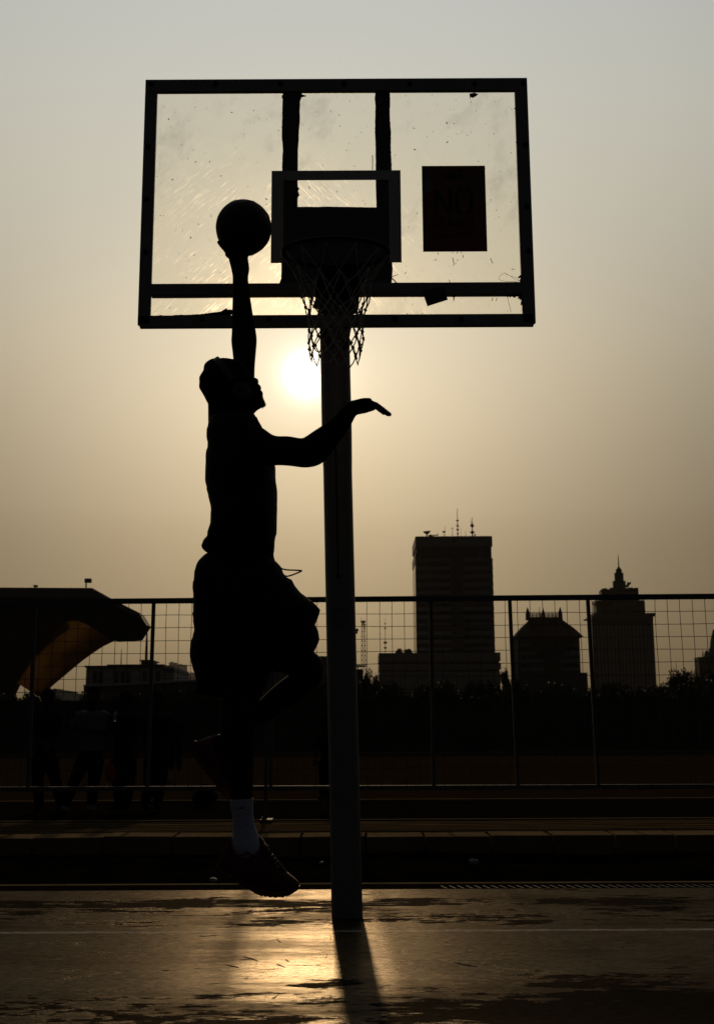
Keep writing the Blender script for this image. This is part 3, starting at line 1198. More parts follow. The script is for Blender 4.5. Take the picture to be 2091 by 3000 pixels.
for pts in ([(1380, 1490), (1362, 1530), (1340, 1540), (1310, 1575), (1330, 1580), (1352, 1572), (1336, 1610), (1345, 1640), (1400, 1640), (1400, 1480)],
            [(1165, 1800), (1175, 1832), (1195, 1812), (1215, 1830), (1232, 1812), (1280, 1832), (1290, 1812), (1330, 1816), (1316, 1850), (1345, 1842), (1335, 1862), (1366, 1858), (1350, 1925), (1400, 1925), (1400, 1796)],
            [(462, 1800), (465, 1822), (480, 1830), (475, 1875), (484, 1870), (492, 1826), (520, 1806), (520, 1796)]):
    rs_ = MB()
    ragged(rs_, [ZP(*p) for p in pts], YB - .0055, YB - .0046, jit=.003, zc=YB - .005)
    residue(rs_)
for pts in ([(1160, 145), (1163, 186), (1168, 165), (1180, 172), (1200, 160), (1212, 146), (1190, 140)], [(1420, 225), (1412, 232), (1424, 238), (1424, 250), (1432, 255), (1432, 218)]):
    rs_ = MB()
    ragged(rs_, [Z2(*p) for p in pts], YB - .0055, YB - .0046, jit=.004, zc=YB - .005)
    residue(rs_)
for pts in ([(220, 1868), (240, 1862), (300, 1868), (560, 1858), (640, 1844), (690, 1838), (735, 1812), (740, 1828), (780, 1826), (780, 1860), (700, 1868), (600, 1880), (400, 1884), (220, 1886)],
            [(1155, 200), (1148, 205), (1152, 230), (1160, 228)], [(1290, 205), (1336, 208), (1300, 218), (1284, 230)],
            [(1265, 895), (1282, 905), (1272, 930), (1280, 960), (1262, 985), (1258, 930)]):
    rs_ = MB()
    ragged(rs_, [Z1(*p) for p in pts], YB - .0055, YB - .0046, jit=.005, zc=YB - .005)
    residue(rs_)


def pix_tube(mb, pts, y, r):
    mb.tube([at(*p, y) for p in pts], r, 5)


for a in ([(276, 1245), (280, 1270)], [(470, 1240), (471, 1250)], [(527, 1240), (529, 1257)], [(578, 1236), (579, 1250)], [(598, 1272), (605, 1310)],
          [(468, 1308), (481, 1360), (480, 1418)], [(530, 1335), (532, 1352)], [(508, 1380), (505, 1398)], [(962, 1320), (970, 1345), (990, 1385)],
          [(424, 1596), (432, 1640)], [(1045, 1832), (1035, 1872)], [(990, 1830), (978, 1872)]):
    rs_ = MB()
    pix_tube(rs_, [ZP(*p) for p in a], YB - .006, .0016)
    residue(rs_)
rs_ = MB()
pix_tube(rs_, [Z2(606, 497), Z2(607, 540), Z2(606, 580)], YB - .006, .002)
residue(rs_)
rs_ = MB()
pix_tube(rs_, [Z2(715, 1195), Z2(735, 1185), Z2(752, 1180)], YB - .008, .0016)
residue(rs_)
rs_ = MB()
pix_tube(rs_, [Z2(715, 1200), Z2(730, 1212), Z2(740, 1224), Z2(752, 1236)], YB - .008, .003)
residue(rs_)
rs_ = MB()
pix_tube(rs_, [ZP(a, b) for a, b in ((1335, 1612), (1290, 1570), (1210, 1545), (1140, 1508), (1090, 1540), (1065, 1583), (1100, 1610), (1180, 1622), (1250, 1620), (1310, 1628), (1338, 1608), (1280, 1600), (1225, 1550), (1150, 1520))], YB - .009, .0008)
residue(rs_)
rs_ = MB()
pix_tube(rs_, [ZP(a, b) for a, b in ((1185, 1830), (1198, 1900), (1215, 1960), (1226, 2020))], YB - .007, .0009)
residue(rs_)

# rim, drooping a little towards the court
RC = at(*D_(753, 567), 4.68)
near_pt = at(*D_(753, 533), 4.68 - .234)
droop = math.atan2(RC.z - near_pt.z, .234)
if droop < 0:
    droop = 0
RM = Matrix.Rotation(droop, 3, 'X')


def rimp(a, r, dz=0):
    return RC + RM @ Vector((r * math.cos(a), r * math.sin(a), dz))


rim = MB().tube([rimp(2 * PI * k / 56, .2335) for k in range(56)], .0098, 10, closed=True).build('rim', M_rim, hoop, smooth=True)
for k in range(12):
    a = 2 * PI * (k + .25) / 12
    mb = MB()
    mb.tube([rimp(a + .05 * math.cos(t), .2335, -.012 + .014 * (-abs(math.sin(t)))) for t in (0, PI / 4, PI / 2, 3 * PI / 4, PI)], .0028, 5)
    mb.build('net_hook', M_rim, rim)
far = rimp(PI / 2, .2335)
mb = MB()
for s in (-1, 1):
    a = rimp(PI / 2 + s * .62, .2335)
    mb.tube([a, (RC.x + s * .085, YB - .014, far.z + .005)], .009, 8)
mb.box(RC.x - .10, RC.x + .10, YB - .019, YB - .0055, far.z - .10, far.z + .035)
mb.box(RC.x - .085, RC.x + .085, far.y - .01, YB - .0192, far.z - .022, far.z - .012)
mb.build('rim_bracket', M_rim, rim, bevel=.002)
# net
rows = [(0.0, .2335), (.150, .156), (.196, .147), (.247, .131), (.303, .119), (.360, .114), (.405, .117), (.448, .112)]
NN = 12
cord = MB()
knots = cord
cx_, cy_ = at(*D_(752, 700), 4.68).x, RC.y


def netp(i, k):
    """knot k of row i"""
    dz, r = rows[i]
    rr = random.Random(i * 100 + (k % NN))
    a = 2 * PI * (k + (.5 if i % 2 == 0 else 0) + rr.uniform(-.10, .10)) / NN + .13
    t = dz / .45
    r = r * rr.uniform(.97, 1.03)
    if i == 0:
        return rimp(a, .2335, -.016)
    return Vector((RC.x + (cx_ - RC.x) * t + r * math.cos(a), cy_ + r * math.sin(a), RC.z - dz + rr.uniform(-.010, .010) - droop * -.0))


def sag(a, b, j):
    m = (a + b) / 2
    out = Vector((m.x - RC.x, m.y - cy_, 0)) * j
    return [a, a.lerp(b, .25) + out * .7, m + out, a.lerp(b, .75) + out * .7, b]


for i in range(len(rows) - 1):
    for k in range(NN):
        a = netp(i, k)
        for d in ((0, 1) if i % 2 == 0 else (0, -1)):
            b = netp(i + 1, k + d)
            if i == 0:
                # the long upper loops hang off the hooks
                cord.tube(sag(a, b, -.035 + .02 * rng.random()), .0026, 6)
            else:
                cord.tube(sag(a, b, rng.uniform(-.03, .05)), .0027, 6)
for i in range(1, len(rows)):
    for k in range(NN):
        p = netp(i, k)
        for q in range(3):
            knots.ell(p + Vector((rng.uniform(-.003, .003), rng.uniform(-.003, .003), rng.uniform(-.006, .005))), rng.uniform(.0052, .0068), rng.uniform(.0052, .0068), rng.uniform(.0055, .0080), 8, 6)
last = len(rows) - 1
for k in range(NN):
    a, b = netp(last, k), netp(last, k + 1)
    m = (a + b) / 2
    m = Vector((RC.x + (m.x - RC.x) * .97, cy_ + (m.y - cy_) * .97, min(a.z, b.z) - rng.uniform(.032, .046)))
    cord.tube([a, a.lerp(m, .5) + Vector((0, 0, -.006)), m + (a - m) * .08, m - Vector((0, 0, .004)), m + (b - m) * .08, b.lerp(m, .5) + Vector((0, 0, -.006)), b], .0027, 6)
net = cord.build('net', M_net, hoop, smooth=True)

# pole, slightly leaning, thicker in its upper length
tp_ = at(*D_(751, 790), YPO)
bp_ = Vector((base.x, YPO, 0))
ax = (tp_ - bp_)
ax = ax / ax.z                                       # per metre of height


def polec(z):
    return bp_ + ax * z


prof = [(-.05, .0835), (0, .0835), (.6, .0832), (1.2, .0828), (1.9, .0826), (2.02, .0828), (2.07, .0850), (2.10, .0862), (2.2, .0870), (2.42, .0872), (2.8, .0872), (3.45, .0872)]
zst = at(*D_(752, 1045), YPO).z
prof = [(-.05, .0835), (0, .0835), (.5, .0832), (zst - .06, .0828), (zst - .012, .0829), (zst + .02, .0842), (zst + .16, .0866), (zst + .22, .0872), (3.45, .0872)]
pole = MB().rings([[polec(z) + Vector((r * math.cos(2 * PI * k / 48), r * math.sin(2 * PI * k / 48), 0)) for k in range(48)] for z, r in prof]).build('pole', M_pole, hoop, smooth=True)
md = pole.modifiers.new('e', 'EDGE_SPLIT')
md.split_angle = R(50)


def on_pole(u, z, lift=.001):
    """u metres round the front of the pole from its centre line"""
    c = polec(z)
    r = .0832 + lift
    a = u / r
    return c + Vector((r * math.sin(a), -r * math.cos(a), 0))


# round emblem printed on the pole
ec = at(*D_(762, 1383), YPO - .083)
eu, ez = ec.x - polec(ec.z).x, ec.z
M_emb = mat('dark_pole_emblem', (.10, .10, .105), .6, .3)
mb = MB()


def ring_on(mb, r0, r1, n=36, lift=.0010):
    vs = []
    for k in range(n):
        a = 2 * PI * k / n
        for r in (r0, r1):
            vs.append(on_pole(eu + r * math.cos(a), ez + r * math.sin(a), lift))
    mb.add(vs, [(2 * k, 2 * k + 1, 2 * ((k + 1) % n) + 1, 2 * ((k + 1) % n)) for k in range(n)])


ring_on(mb, .044, .053)
for k in range(26):
    if k % 7 == 6:
        continue
    a = 2 * PI * k / 26
    vs = []
    for da, r in ((-.07, .036), (.07, .036), (.07, .0405), (-.07, .0405)):
        vs.append(on_pole(eu + r * math.cos(a + da), ez + r * math.sin(a + da)))
    mb.add(vs, [(0, 1, 2, 3)])
ring_on(mb, .030, .033)
for (x0, x1, z0, z1) in ((-.026, .026, .008, .013), (-.022, -.016, -.006, .006), (-.010, -.005, -.006, .006), (.002, .007, -.006, .006), (.013, .019, -.006, .006), (-.022, .022, -.017, -.010), (-.014, .014, .016, .022)):
    mb.add([on_pole(eu + x0, ez + z0), on_pole(eu + x1, ez + z0), on_pole(eu + x1, ez + z1), on_pole(eu + x0, ez + z1)], [(0, 1, 2, 3)])
mb.build('pole_emblem', M_emb, pole)
# the seam cable
za, zb = at(*D_(756, 1290), YPO - .083).z, at(*D_(754, 985), YPO - .083).z
ua = at(*D_(755, 1200), YPO - .083).x - polec((za + zb) / 2).x
mb = MB()
mb.tube([on_pole(ua, za + (zb - za) * k / 8, .004 if za + (zb - za) * k / 8 < zst else .008) for k in range(9)], .004, 8)
mb.tube([on_pole(ua + u, za + dz, .005) for u, dz in ((-.022, .0), (-.012, -.008), (0, .0), (.012, -.008), (.022, .0))], .003, 6)
mb.build('cable', M_black, pole)
# arm from the pole head to the board
mb = MB()
tpz = 3.40
for s in (-1, 1):
    mb.beam(polec(3.30) + Vector((s * .05, -.05, 0)), (RC.x + s * .12, YB + .022, 3.36), .05, .05)
    mb.beam(polec(3.20) + Vector((s * .05, -.05, 0)), (RC.x + s * .10, YB + .022, 3.22), .05, .05)
mb.box(polec(3.4).x - .10, polec(3.4).x + .10, YPO - .10, YPO + .10, 3.45, 3.46)
mb.build('arm', M_frame, hoop)

# ------------------------------------------------------------------ the jumping player
YPL = 4.40
pf = at(*Z5(800, 1310), YPL)
player = empty('person', (pf.x, YPL, pf.z), 'basketball player in black cap, sleeveless top and shorts leaping with one arm raised', 'person')
YRA, YLA = YPL - .19, YPL + .17                      # right arm is nearer the camera, left arm farther
body = MB()
headp = [(300, 1145), (296, 900), (255, 800), (200, 700), (165, 600), (163, 500), (203, 400), (240, 300), (330, 210), (450, 188), (600, 190), (720, 215), (830, 268),
         (905, 360), (945, 440), (985, 468), (1030, 480), (1050, 500), (1053, 525), (1042, 552), (1065, 575), (1091, 600), (1096, 625), (1080, 664), (1106, 676),
         (1123, 698), (1117, 718), (1122, 760), (1135, 800), (1155, 840), (1160, 875), (1146, 902), (1110, 920), (1060, 945), (1010, 975), (970, 1015), (985, 1100), (930, 1240), (600, 1330), (330, 1260)]
inflate(body, [ZH(*p) for p in headp], YPL, .78, .009)
# near ear, eye sockets and lids
e = at(*ZH(720, 640), YPL - .085)
# arms
RAR = [(Z3(430, 620), Z3(470, 960), .070, YPL - .12), (Z3(500, 645), Z3(535, 955), .080, YRA + .01), (Z3(560, 668), Z3(600, 936), .072, YRA), (Z3(640, 720), Z3(664, 927), .060, YRA),
       (Z3(740, 724), Z3(752, 933), .052, YRA), (Z3(825, 737), Z3(852, 945), .047, YRA), (ZHA(170, 800), ZHA(320, 1228), .046, YRA), (ZHA(285, 722), ZHA(440, 1165), .047, YRA - .005),
       (ZHA(390, 655), ZHA(545, 1045), .046, YRA - .01), (ZHA(520, 565), ZHA(665, 885), .042, YRA - .015), (ZHA(640, 452), ZHA(768, 742), .036, YRA - .02), (ZHA(735, 350), ZHA(845, 617), .031, YRA - .02),
       (ZHA(812, 284), ZHA(915, 487), .031, YRA - .02), (ZHA(900, 264), ZHA(985, 460), .038, YRA - .02), (ZHA(1010, 240), ZHA(1088, 432), .043, YRA - .02), (ZHA(1095, 240), ZHA(1165, 398), .041, YRA - .02),
       (ZHA(1120, 262), ZHA(1170, 388), .036, YRA - .02)]
loft(body, RAR)
LAR = [(Z3(300, 720), Z3(560, 720), .070, YPL + .10), (Z3(315, 610), Z3(490, 610), .072, YLA), (Z3(338, 430), Z3(498, 430), .062, YLA + .02), (Z3(350, 250), Z3(500, 250), .052, YLA + .04), (Z3(345, 150), Z3(507, 150), .053, YLA + .06),
       (Z3(334, 50), Z3(515, 50), .052, YLA + .08), (Z1(772, 2000), Z1(956, 2000), .050, YLA + .085), (Z1(774, 1880), Z1(935, 1880), .046, YLA + .10), (Z1(778, 1740), Z1(913, 1740), .042, YLA + .12),
       (ZB(545, 1790), ZB(854, 1790), .038, YLA + .13), (ZB(542, 1660), ZB(851, 1660), .035, YLA + .14), (ZB(518, 1530), ZB(871, 1530), .033, YLA + .15), (ZB(490, 1420), ZB(862, 1420), .031, YLA + .16),
       (ZB(460, 1305), ZB(846, 1300), .030, YLA + .17), (ZB(425, 1240), ZB(875, 1245), .034, YLA + .175), (ZB(400, 1205), ZB(880, 1230), .036, YLA + .18), (ZB(430, 1185), ZB(850, 1205), .034, YLA + .18)]
loft(body, LAR)
# the ball and the hand under it
YBA = YLA + .17
BC = at(*ZB(761, 718), YBA)
BR_ = (at(*ZB(1297, 718), YBA) - BC).length * 1.012
palm0 = at(*ZB(610, 1190), YLA + .18)
dn = (palm0 - BC).normalized()


def wrap(b, a0, a1, r0, r1, lift=.010, n=6, start=None):
    b = Vector(b)
    b = (b - dn * b.dot(dn)).normalized()
    pts, rr = [], []
    for k in range(n):
        t = k / (n - 1)
        a = R(a0 + (a1 - a0) * t)
        pts.append(BC + (dn * math.cos(a) + b * math.sin(a)) * (BR_ + lift))
        rr.append(r0 + (r1 - r0) * t)
    if start is not None:
        pts.insert(0, start)
        rr.insert(0, r0)
    pts_ = catmull([list(p) for p in pts], 3)
    rr_ = [r0 + (r1 - r0) * i / (len(pts_) - 1) for i in range(len(pts_))]
    body.tube(pts_, rr_, 10)
    body.ell(pts_[-1], r1, r1, r1, 10, 8)


for b, a1, st in (((-.60, -.80, .1), 46, (450, 1185)), ((-1, -.25, .1), 40, (430, 1185)), ((-.80, .60, .1), 45, (470, 1185)), ((-.10, 1, .1), 44, (600, 1190))):
    wrap(b, 6, a1, .0115, .0090, .0065, start=at(*ZB(*st), YLA + .18))
wrap((.75, -.8, .1), 10, 40, .0120, .0095, .007, start=at(*ZB(780, 1215), YLA + .16))
body.ell(BC + dn * (BR_ + .012), .046, .040, .020, 14, 10, Vector((0, 0, -1)).rotation_difference(dn).to_matrix())
# fingers of the reaching hand: four beside one another, the thumb tucked under on the far side
FING = [(-.030, [(1105, 330), (1185, 352), (1260, 405), (1318, 452)], .0095, .0080),
        (-.010, [(1110, 305), (1200, 335), (1295, 405), (1378, 468)], .0108, .0088),
        (.012, [(1110, 298), (1205, 330), (1305, 400), (1402, 472)], .0112, .0090),
        (.033, [(1110, 312), (1195, 340), (1285, 402), (1360, 458)], .0105, .0085)]
for dy, pts, r0, r1 in FING:
    y = YRA - .022 + dy
    P = catmull([list(at(*ZHA(*p), y)) for p in pts], 4)
    rr = [r0 + (r1 - r0) * i / (len(P) - 1) + (.0007 if i in (4, 8) else 0) for i in range(len(P))]
    body.tube(P, rr, 10)
    body.ell(P[-1], r1, r1, r1, 10, 8)
    body.ell(at(*ZHA(pts[0][0] - 6, 258 if dy > -.02 else 268), y), .011, .010, .008, 10, 8)      # knuckle
P = catmull([list(at(*ZHA(*p), YRA + y)) for p, y in (((930, 400), .02), ((1010, 418), .040), ((1095, 402), .050), ((1172, 385), .044))], 4)
body.tube(P, [.014 - .006 * i / (len(P) - 1) for i in range(len(P))], 10)
body.ell(P[-1], .0082, .0082, .0082, 10, 8)
# trunk under the clothes
loft(body, [(Z3(260, 640), Z3(520, 640), .11, YPL), (Z3(230, 760), Z3(570, 760), .13, YPL), (Z3(225, 950), Z3(580, 950), .12, YPL), (Z3(260, 1200), Z3(590, 1200), .10, YPL),
            (Z3(260, 1400), Z3(580, 1400), .10, YPL), (Z3(240, 1600), Z3(560, 1600), .105, YPL), (Z4(290, 400), Z4(830, 450), .11, YPL), (Z4(290, 650), Z4(860, 650), .11, YPL)], sub=3)
# hanging right leg
RLE = [(Z4(300, 700), Z4(730, 700), .075, YPL - .03), (Z4(330, 950), Z4(710, 950), .068, YPL - .045), (Z4(390, 1200), Z4(700, 1200), .062, YPL - .07), (Z4(405, 1400), Z4(690, 1400), .062, YPL - .09),
       (Z5(415, 20), Z5(676, 10), .060, YPL - .09), (Z5(420, 160), Z5(664, 160), .060, YPL - .09), (Z5(440, 300), Z5(660, 300), .056, YPL - .09), (Z5(468, 460), Z5(656, 450), .046, YPL - .09),
       (Z5(490, 600), Z5(650, 598), .038, YPL - .09), (Z5(505, 720), Z5(650, 715), .034, YPL - .09), (Z5(512, 850), Z5(672, 830), .033, YPL - .09), (Z5(500, 960), Z5(700, 900), .034, YPL - .09),
       (Z5(540, 1050), Z5(780, 980), .036, YPL - .09), (Z5(660, 1130), Z5(860, 1080), .036, YPL - .09), (Z5(780, 1210), Z5(930, 1170), .030, YPL - .09)]
loft(body, RLE)


# raised left leg, folded back at the knee
def across(cx, cy, w, ang):
    n = (math.sin(R(ang)), -math.cos(R(ang)))
    return Z4(cx + n[0] * w, cy + n[1] * w), Z4(cx - n[0] * w, cy - n[1] * w)


LLE = [(*across(560, 780, 190, 20), .095, YPL + .09), (*across(760, 900, 170, 28), .090, YPL + .10), (*across(960, 985, 135, 30), .075, YPL + .10), (*across(1085, 1050, 110, 60), .064, YPL + .10),
       (*across(1085, 1120, 100, 112), .060, YPL + .10), (*across(1000, 1185, 102, 138), .060, YPL + .10), (*across(880, 1275, 104, 141), .058, YPL + .10), (*across(740, 1385, 88, 141), .050, YPL + .10),
       (*across(600, 1490, 64, 141), .040, YPL + .10), (*across(470, 1585, 52, 141), .034, YPL + .10), (*across(380, 1660, 60, 120), .034, YPL + .10), (*across(400, 1780, 60, 70), .036, YPL + .10), (*across(470, 1930, 50, 62), .03, YPL + .10)]
loft(body, LLE)
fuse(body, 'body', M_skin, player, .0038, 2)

# cap, with a flap down the neck
mb = MB()
capo = [(197, 350), (165, 400), (135, 450), (130, 480), (133, 540), (128, 590), (132, 630), (160, 675), (200, 745), (245, 835), (268, 878), (270, 1000), (270, 1140), (300, 1145)]
capi = [(420, 1150), (520, 960), (640, 830), (790, 700), (860, 520), (880, 400), (850, 280)]
capt = [(800, 235), (740, 200), (660, 178), (560, 162), (500, 158), (450, 165), (430, 175), (380, 168), (340, 168), (290, 190), (240, 225), (210, 265), (200, 310)]
inflate(mb, [ZH(*p) for p in capo + capi + capt], YPL, .78, .010, smooth=1, off=.007,
        fpix=[ZH(*p) for p in headp], wr=.003)
cap = mb.build('cap', M_cap, player, smooth=True)
# a few hairs of the goatee
mb = MB()
for _ in range(46):
    t = rng.random()
    a = Vector(ZH(1150 - 55 * t, 868 + 52 * t))
    y = YPL + rng.uniform(-.022, .022)
    p = at(a.x, a.y, y)
    d = Vector((rng.uniform(.2, 1.0), rng.uniform(-.4, .4), rng.uniform(-.8, .25) - .4 * t)).normalized()
    mb.tube([p - d * .006, p + d * rng.uniform(.001, .005), p + d * rng.uniform(.006, .0095) + Vector((0, 0, -.002))], [.0011, .0009, .0004], 4)
mb.build('goatee', M_hair, player)
# sleeveless top
mb = MB()
hood = [(183, 600), (170, 690), (172, 820), (158, 910), (158, 1040), (170, 1120), (190, 1200), (205, 1262), (196, 1325), (197, 1352), (176, 1410), (170, 1440), (145, 1466), (124, 1500), (135, 1527), (182, 1560),
        (300, 1580), (450, 1588), (600, 1568), (633, 1552), (634, 1500), (635, 1460), (650, 1400), (651, 1280), (658, 1200), (655, 1100), (641, 995), (643, 930), (600, 880), (560, 800), (545, 720), (555, 666), (520, 612), (492, 566), (440, 560), (300, 570), (220, 580)]
inflate(mb, [Z3(*p) for p in hood], YPL, 1.5, .012, smooth=1, off=.012, wr=.009)
top = mb.build('sleeveless_top', M_hood, player, smooth=True)
mb = MB()
mb.tube([at(*Z3(a, b), YPL - y) for a, b, y in ((505, 590, .05), (528, 640, .06), (545, 690, .07), (535, 740, .09), (480, 800, .13))], .006, 8)
mb.build('collar_hem', M_hood, top)
# shorts
mb = MB()
sh = [(303, 160), (260, 190), (213, 245), (195, 310), (185, 400), (185, 470), (191, 540), (181, 640), (182, 700), (197, 757), (180, 820), (156, 890), (157, 960), (175, 1040), (200, 1120), (206, 1200), (203, 1258),
      (300, 1278), (415, 1288), (560, 1294), (690, 1282), (745, 1200), (768, 1100), (788, 1036), (868, 1054), (1000, 1012), (1115, 935), (1152, 858), (1160, 830), (1150, 765), (1124, 716), (1145, 670), (1167, 605), (1125, 560),
      (1070, 516), (1022, 482), (977, 430), (950, 378), (910, 360), (880, 320), (865, 275), (830, 235), (812, 225), (795, 150), (500, 140)]
inflate(mb, [Z4(*p) for p in sh], YPL, 1.0, .010, smooth=1, off=.010, wr=.012)
shorts = mb.build('shorts', M_short, player, smooth=True)
mb = MB()
for pts in ([(855, 270), (868, 283), (895, 290), (925, 293), (975, 295), (1026, 298)], [(1026, 299), (995, 314), (960, 328), (930, 338), (905, 342), (890, 335)], [(797, 150), (799, 180), (804, 205), (813, 230)]):
    P = catmull([list(at(*Z4(*p), YPL - .03)) for p in pts], 3)
    mb.tube(P, .0032, 6)
mb.build('drawstring', M_cord, shorts)
# sock, its printed mark
mb = MB()
YLG = YPL - .09
loft(mb, [(Z5(483, 606), Z5(656, 596), .0425, YLG), (Z5(486, 640), Z5(655, 632), .0420, YLG), (Z5(497, 700), Z5(656, 694), .040, YLG), (Z5(499, 706), Z5(658, 700), .0405, YLG), (Z5(502, 716), Z5(655, 710), .0385, YLG),
          (Z5(505, 790), Z5(665, 780), .038, YLG), (Z5(506, 797), Z5(668, 786), .0390, YLG), (Z5(508, 806), Z5(668, 797), .0375, YLG), (Z5(503, 870), Z5(690, 855), .038, YLG), (Z5(494, 930), Z5(702, 890), .040, YLG), (Z5(505, 1000), Z5(735, 930), .041, YLG), (Z5(560, 1060), Z5(770, 980), .038, YLG)], n=24)
sock = mb.build('sock', M_sock, player, smooth=True)


def swoosh(name, parent, fn, m):
    lo = [(0, .42), (.10, .20), (.25, .08), (.45, .12), (.70, .26), (1, .46)]
    hi = [(1, .46), (.72, .34), (.48, .27), (.30, .27), (.16, .36), (.06, .55)]
    mb = MB()
    P = [fn(x, y) for x, y in lo + hi[1:]]
    mb.prism(P, (0, .0008, 0))
    mb.build(name, m, parent)


def on_sock(x, y):
    px, py = 515 + (712 - 515) * (1 - x), 1010 - 55 * y
    cx = 598
    hw = 76
    px_, py_ = ZF(px - 540 + 540, py - 8)
    t = (px - 678) / 145.0
    d = .0425 * math.sqrt(max(0, 1 - t * t)) + .0012
    return at(px_, py_, YLG - d)


swoosh('printed_mark', sock, on_sock, M_ink)
# near shoe
mb = MB()
shoe = [(545, 1345), (500, 1400), (450, 1480), (425, 1570), (395, 1602), (378, 1650), (385, 1700), (430, 1760), (520, 1800), (600, 1835), (700, 1882), (770, 1922), (830, 1963), (900, 1995), (960, 2010), (1080, 2018), (1180, 2010), (1250, 1990),
        (1292, 1962), (1330, 1938), (1348, 1900), (1336, 1850), (1280, 1800), (1180, 1722), (1100, 1652), (1060, 1600), (1010, 1560), (1005, 1505), (985, 1432), (945, 1402), (928, 1358), (890, 1315), (872, 1325), (800, 1370), (750, 1420), (740, 1500), (690, 1525), (630, 1545), (570, 1500), (555, 1420)]
inflate(mb, [ZF(*p) for p in shoe], YLG, .80, .010, smooth=1)
shoe_o = mb.build('shoe', M_shoe, player, smooth=True)
mb = MB()
sole = [(378, 1655), (386, 1705), (430, 1765), (520, 1806), (600, 1842), (700, 1890), (770, 1930), (830, 1972), (890, 1998), (912, 2012), (932, 2000), (960, 2018), (985, 2006), (1010, 2024), (1040, 2014), (1078, 2030), (1100, 2018), (1135, 2018), (1165, 2026), (1185, 2008), (1225, 2006), (1250, 1992),
        (1292, 1964), (1332, 1940), (1350, 1905), (1320, 1915), (1250, 1940), (1120, 1960), (960, 1950), (850, 1905), (740, 1845), (600, 1775), (480, 1720), (420, 1670), (396, 1630)]
inflate(mb, [ZF(*p) for p in sole], YLG, .5, .010, smooth=1, off=.030)
mb.build('sole', M_sole, shoe_o, smooth=True)
mb = MB()
for i in range(7):
    t = i / 6
    a = Vector((945 + 165 * t, 1425 + 235 * t))
    for s in (-1, 1):
        mb.tube([at(*ZF(a.x - 70 + 8 * i, a.y + 60 - 4 * i), YLG - .038 + .03 * (s < 0)), at(*ZF(a.x - 20, a.y + 14), YLG - .028), at(*ZF(a.x + 12, a.y - 8), YLG - .004), at(*ZF(a.x + 6, a.y + 4), YLG + .012)], .0035, 6)
for s in (-1, 1):
    mb.tube([at(*ZF(985, 1440), YLG - .012), at(*ZF(1000, 1430 + 10 * s), YLG - .025), at(*ZF(1012, 1470), YLG - .03), at(*ZF(1000, 1500), YLG - .02)], .003, 6)
mb.build('laces', M_shoe, shoe_o)
mb = MB()
mb.tube(catmull([list(at(*ZF(a, b), YLG - d)) for a, b, d in ((548, 1350, .012), (552, 1440, .030), (590, 1520, .040), (640, 1548, .044), (700, 1530, .045), (745, 1512, .045), (810, 1555, .047))], 3), .0035, 6)
mb.build('collar_trim', M_sole, shoe_o)
# far shoe, sole turned back
YL2 = YPL + .10
mb = MB()
sh2 = [(96, 225), (100, 205), (125, 200), (155, 205), (195, 186), (290, 150), (400, 125), (440, 140), (480, 220), (520, 360), (570, 520), (600, 680), (590, 800), (560, 880), (530, 890), (470, 815), (380, 705), (300, 600), (225, 510), (165, 440), (120, 360), (98, 290)]
inflate(mb, [ZF(*p) for p in sh2], YL2, .62, .010, smooth=1)
shoe2 = mb.build('shoe', M_shoe, player, smooth=True)
mb = MB()
sl2 = [(94, 220), (98, 202), (130, 198), (140, 260), (180, 360), (240, 460), (330, 580), (430, 690), (520, 800), (556, 885), (528, 892), (460, 822), (372, 712), (345, 672), (330, 655), (312, 632), (290, 604), (262, 575), (250, 545), (216, 514), (205, 484), (158, 444), (148, 410), (114, 362), (110, 320), (94, 290)]
inflate(mb, [ZF(*p) for p in sl2], YL2, .5, .010, smooth=1, off=.032)
mb.build('sole', M_sole, shoe2, smooth=True)

# headphones
Year = YPL - .098
ear = at(*ZH(772, 662), Year)
hp = empty('headphones', tuple(ear), 'dark over-ear headphones worn over the cap on the leaping player', 'headphones')
r1 = (at(*ZH(772, 537), Year) - ear).length
mb = MB()
for r, y0, y1 in ((r1 * 1.16, .022, .004), (r1, .004, -.006)):
    mb.tube([ear + Vector((0, y0, 0)), ear + Vector((0, y1, 0))], r, 32)
mb.build('ear_cup', M_head, hp, bevel=.003)
mb = MB()
mb.tube([ear + Vector((0, .034, 0)), ear + Vector((0, .0222, 0))], r1 * 1.25, 32)
mb.build('ear_pad', M_headd, hp, bevel=.004)
ear2 = Vector((ear.x, 2 * YPL - Year, ear.z))
mb = MB()
mb.tube([ear2 - Vector((0, .022, 0)), ear2 + Vector((0, .006, 0))], r1 * 1.1, 32)
mb.build('ear_cup', M_head, hp, bevel=.003)
mb = MB()
mb.tube([ear2 - Vector((0, .034, 0)), ear2 - Vector((0, .0222, 0))], r1 * 1.25, 32)
mb.build('ear_pad', M_headd, hp, bevel=.004)
bq = at(*ZH(505, 290), Year)
bu = (bq - ear)
bu.y = 0
topd = (at(*ZH(425, 172), YPL) - Vector((ear.x, YPL, ear.z)))
topd.y = 0
hgt = topd.length + .004
bu.normalize()
side = Vector((0, 1, 0)).cross(bu).normalized()
rs = []
for k in range(2, 31):
    f_ = PI * k / 32
    c = Vector((ear.x, YPL, ear.z)) + bu * (hgt * math.sin(f_) ** .8) + Vector((0, -(.104) * math.cos(f_) * (1 if abs(math.cos(f_)) < .95 else .97), 0))
    nrm = (bu * math.sin(f_) + Vector((0, -math.cos(f_), 0))).normalized()
    w = .0125 if 5 < k < 27 else .0155
    t = .0042 if 7 < k < 25 else .0055
    rs.append([c + side * w + nrm * t, c - side * w + nrm * t, c - side * w - nrm * t, c + side * w - nrm * t])
MB().rings(rs).build('headband', M_head, hp, bevel=.002)
mb = MB()
q = at(*ZH(776, 668), Year - .0068)
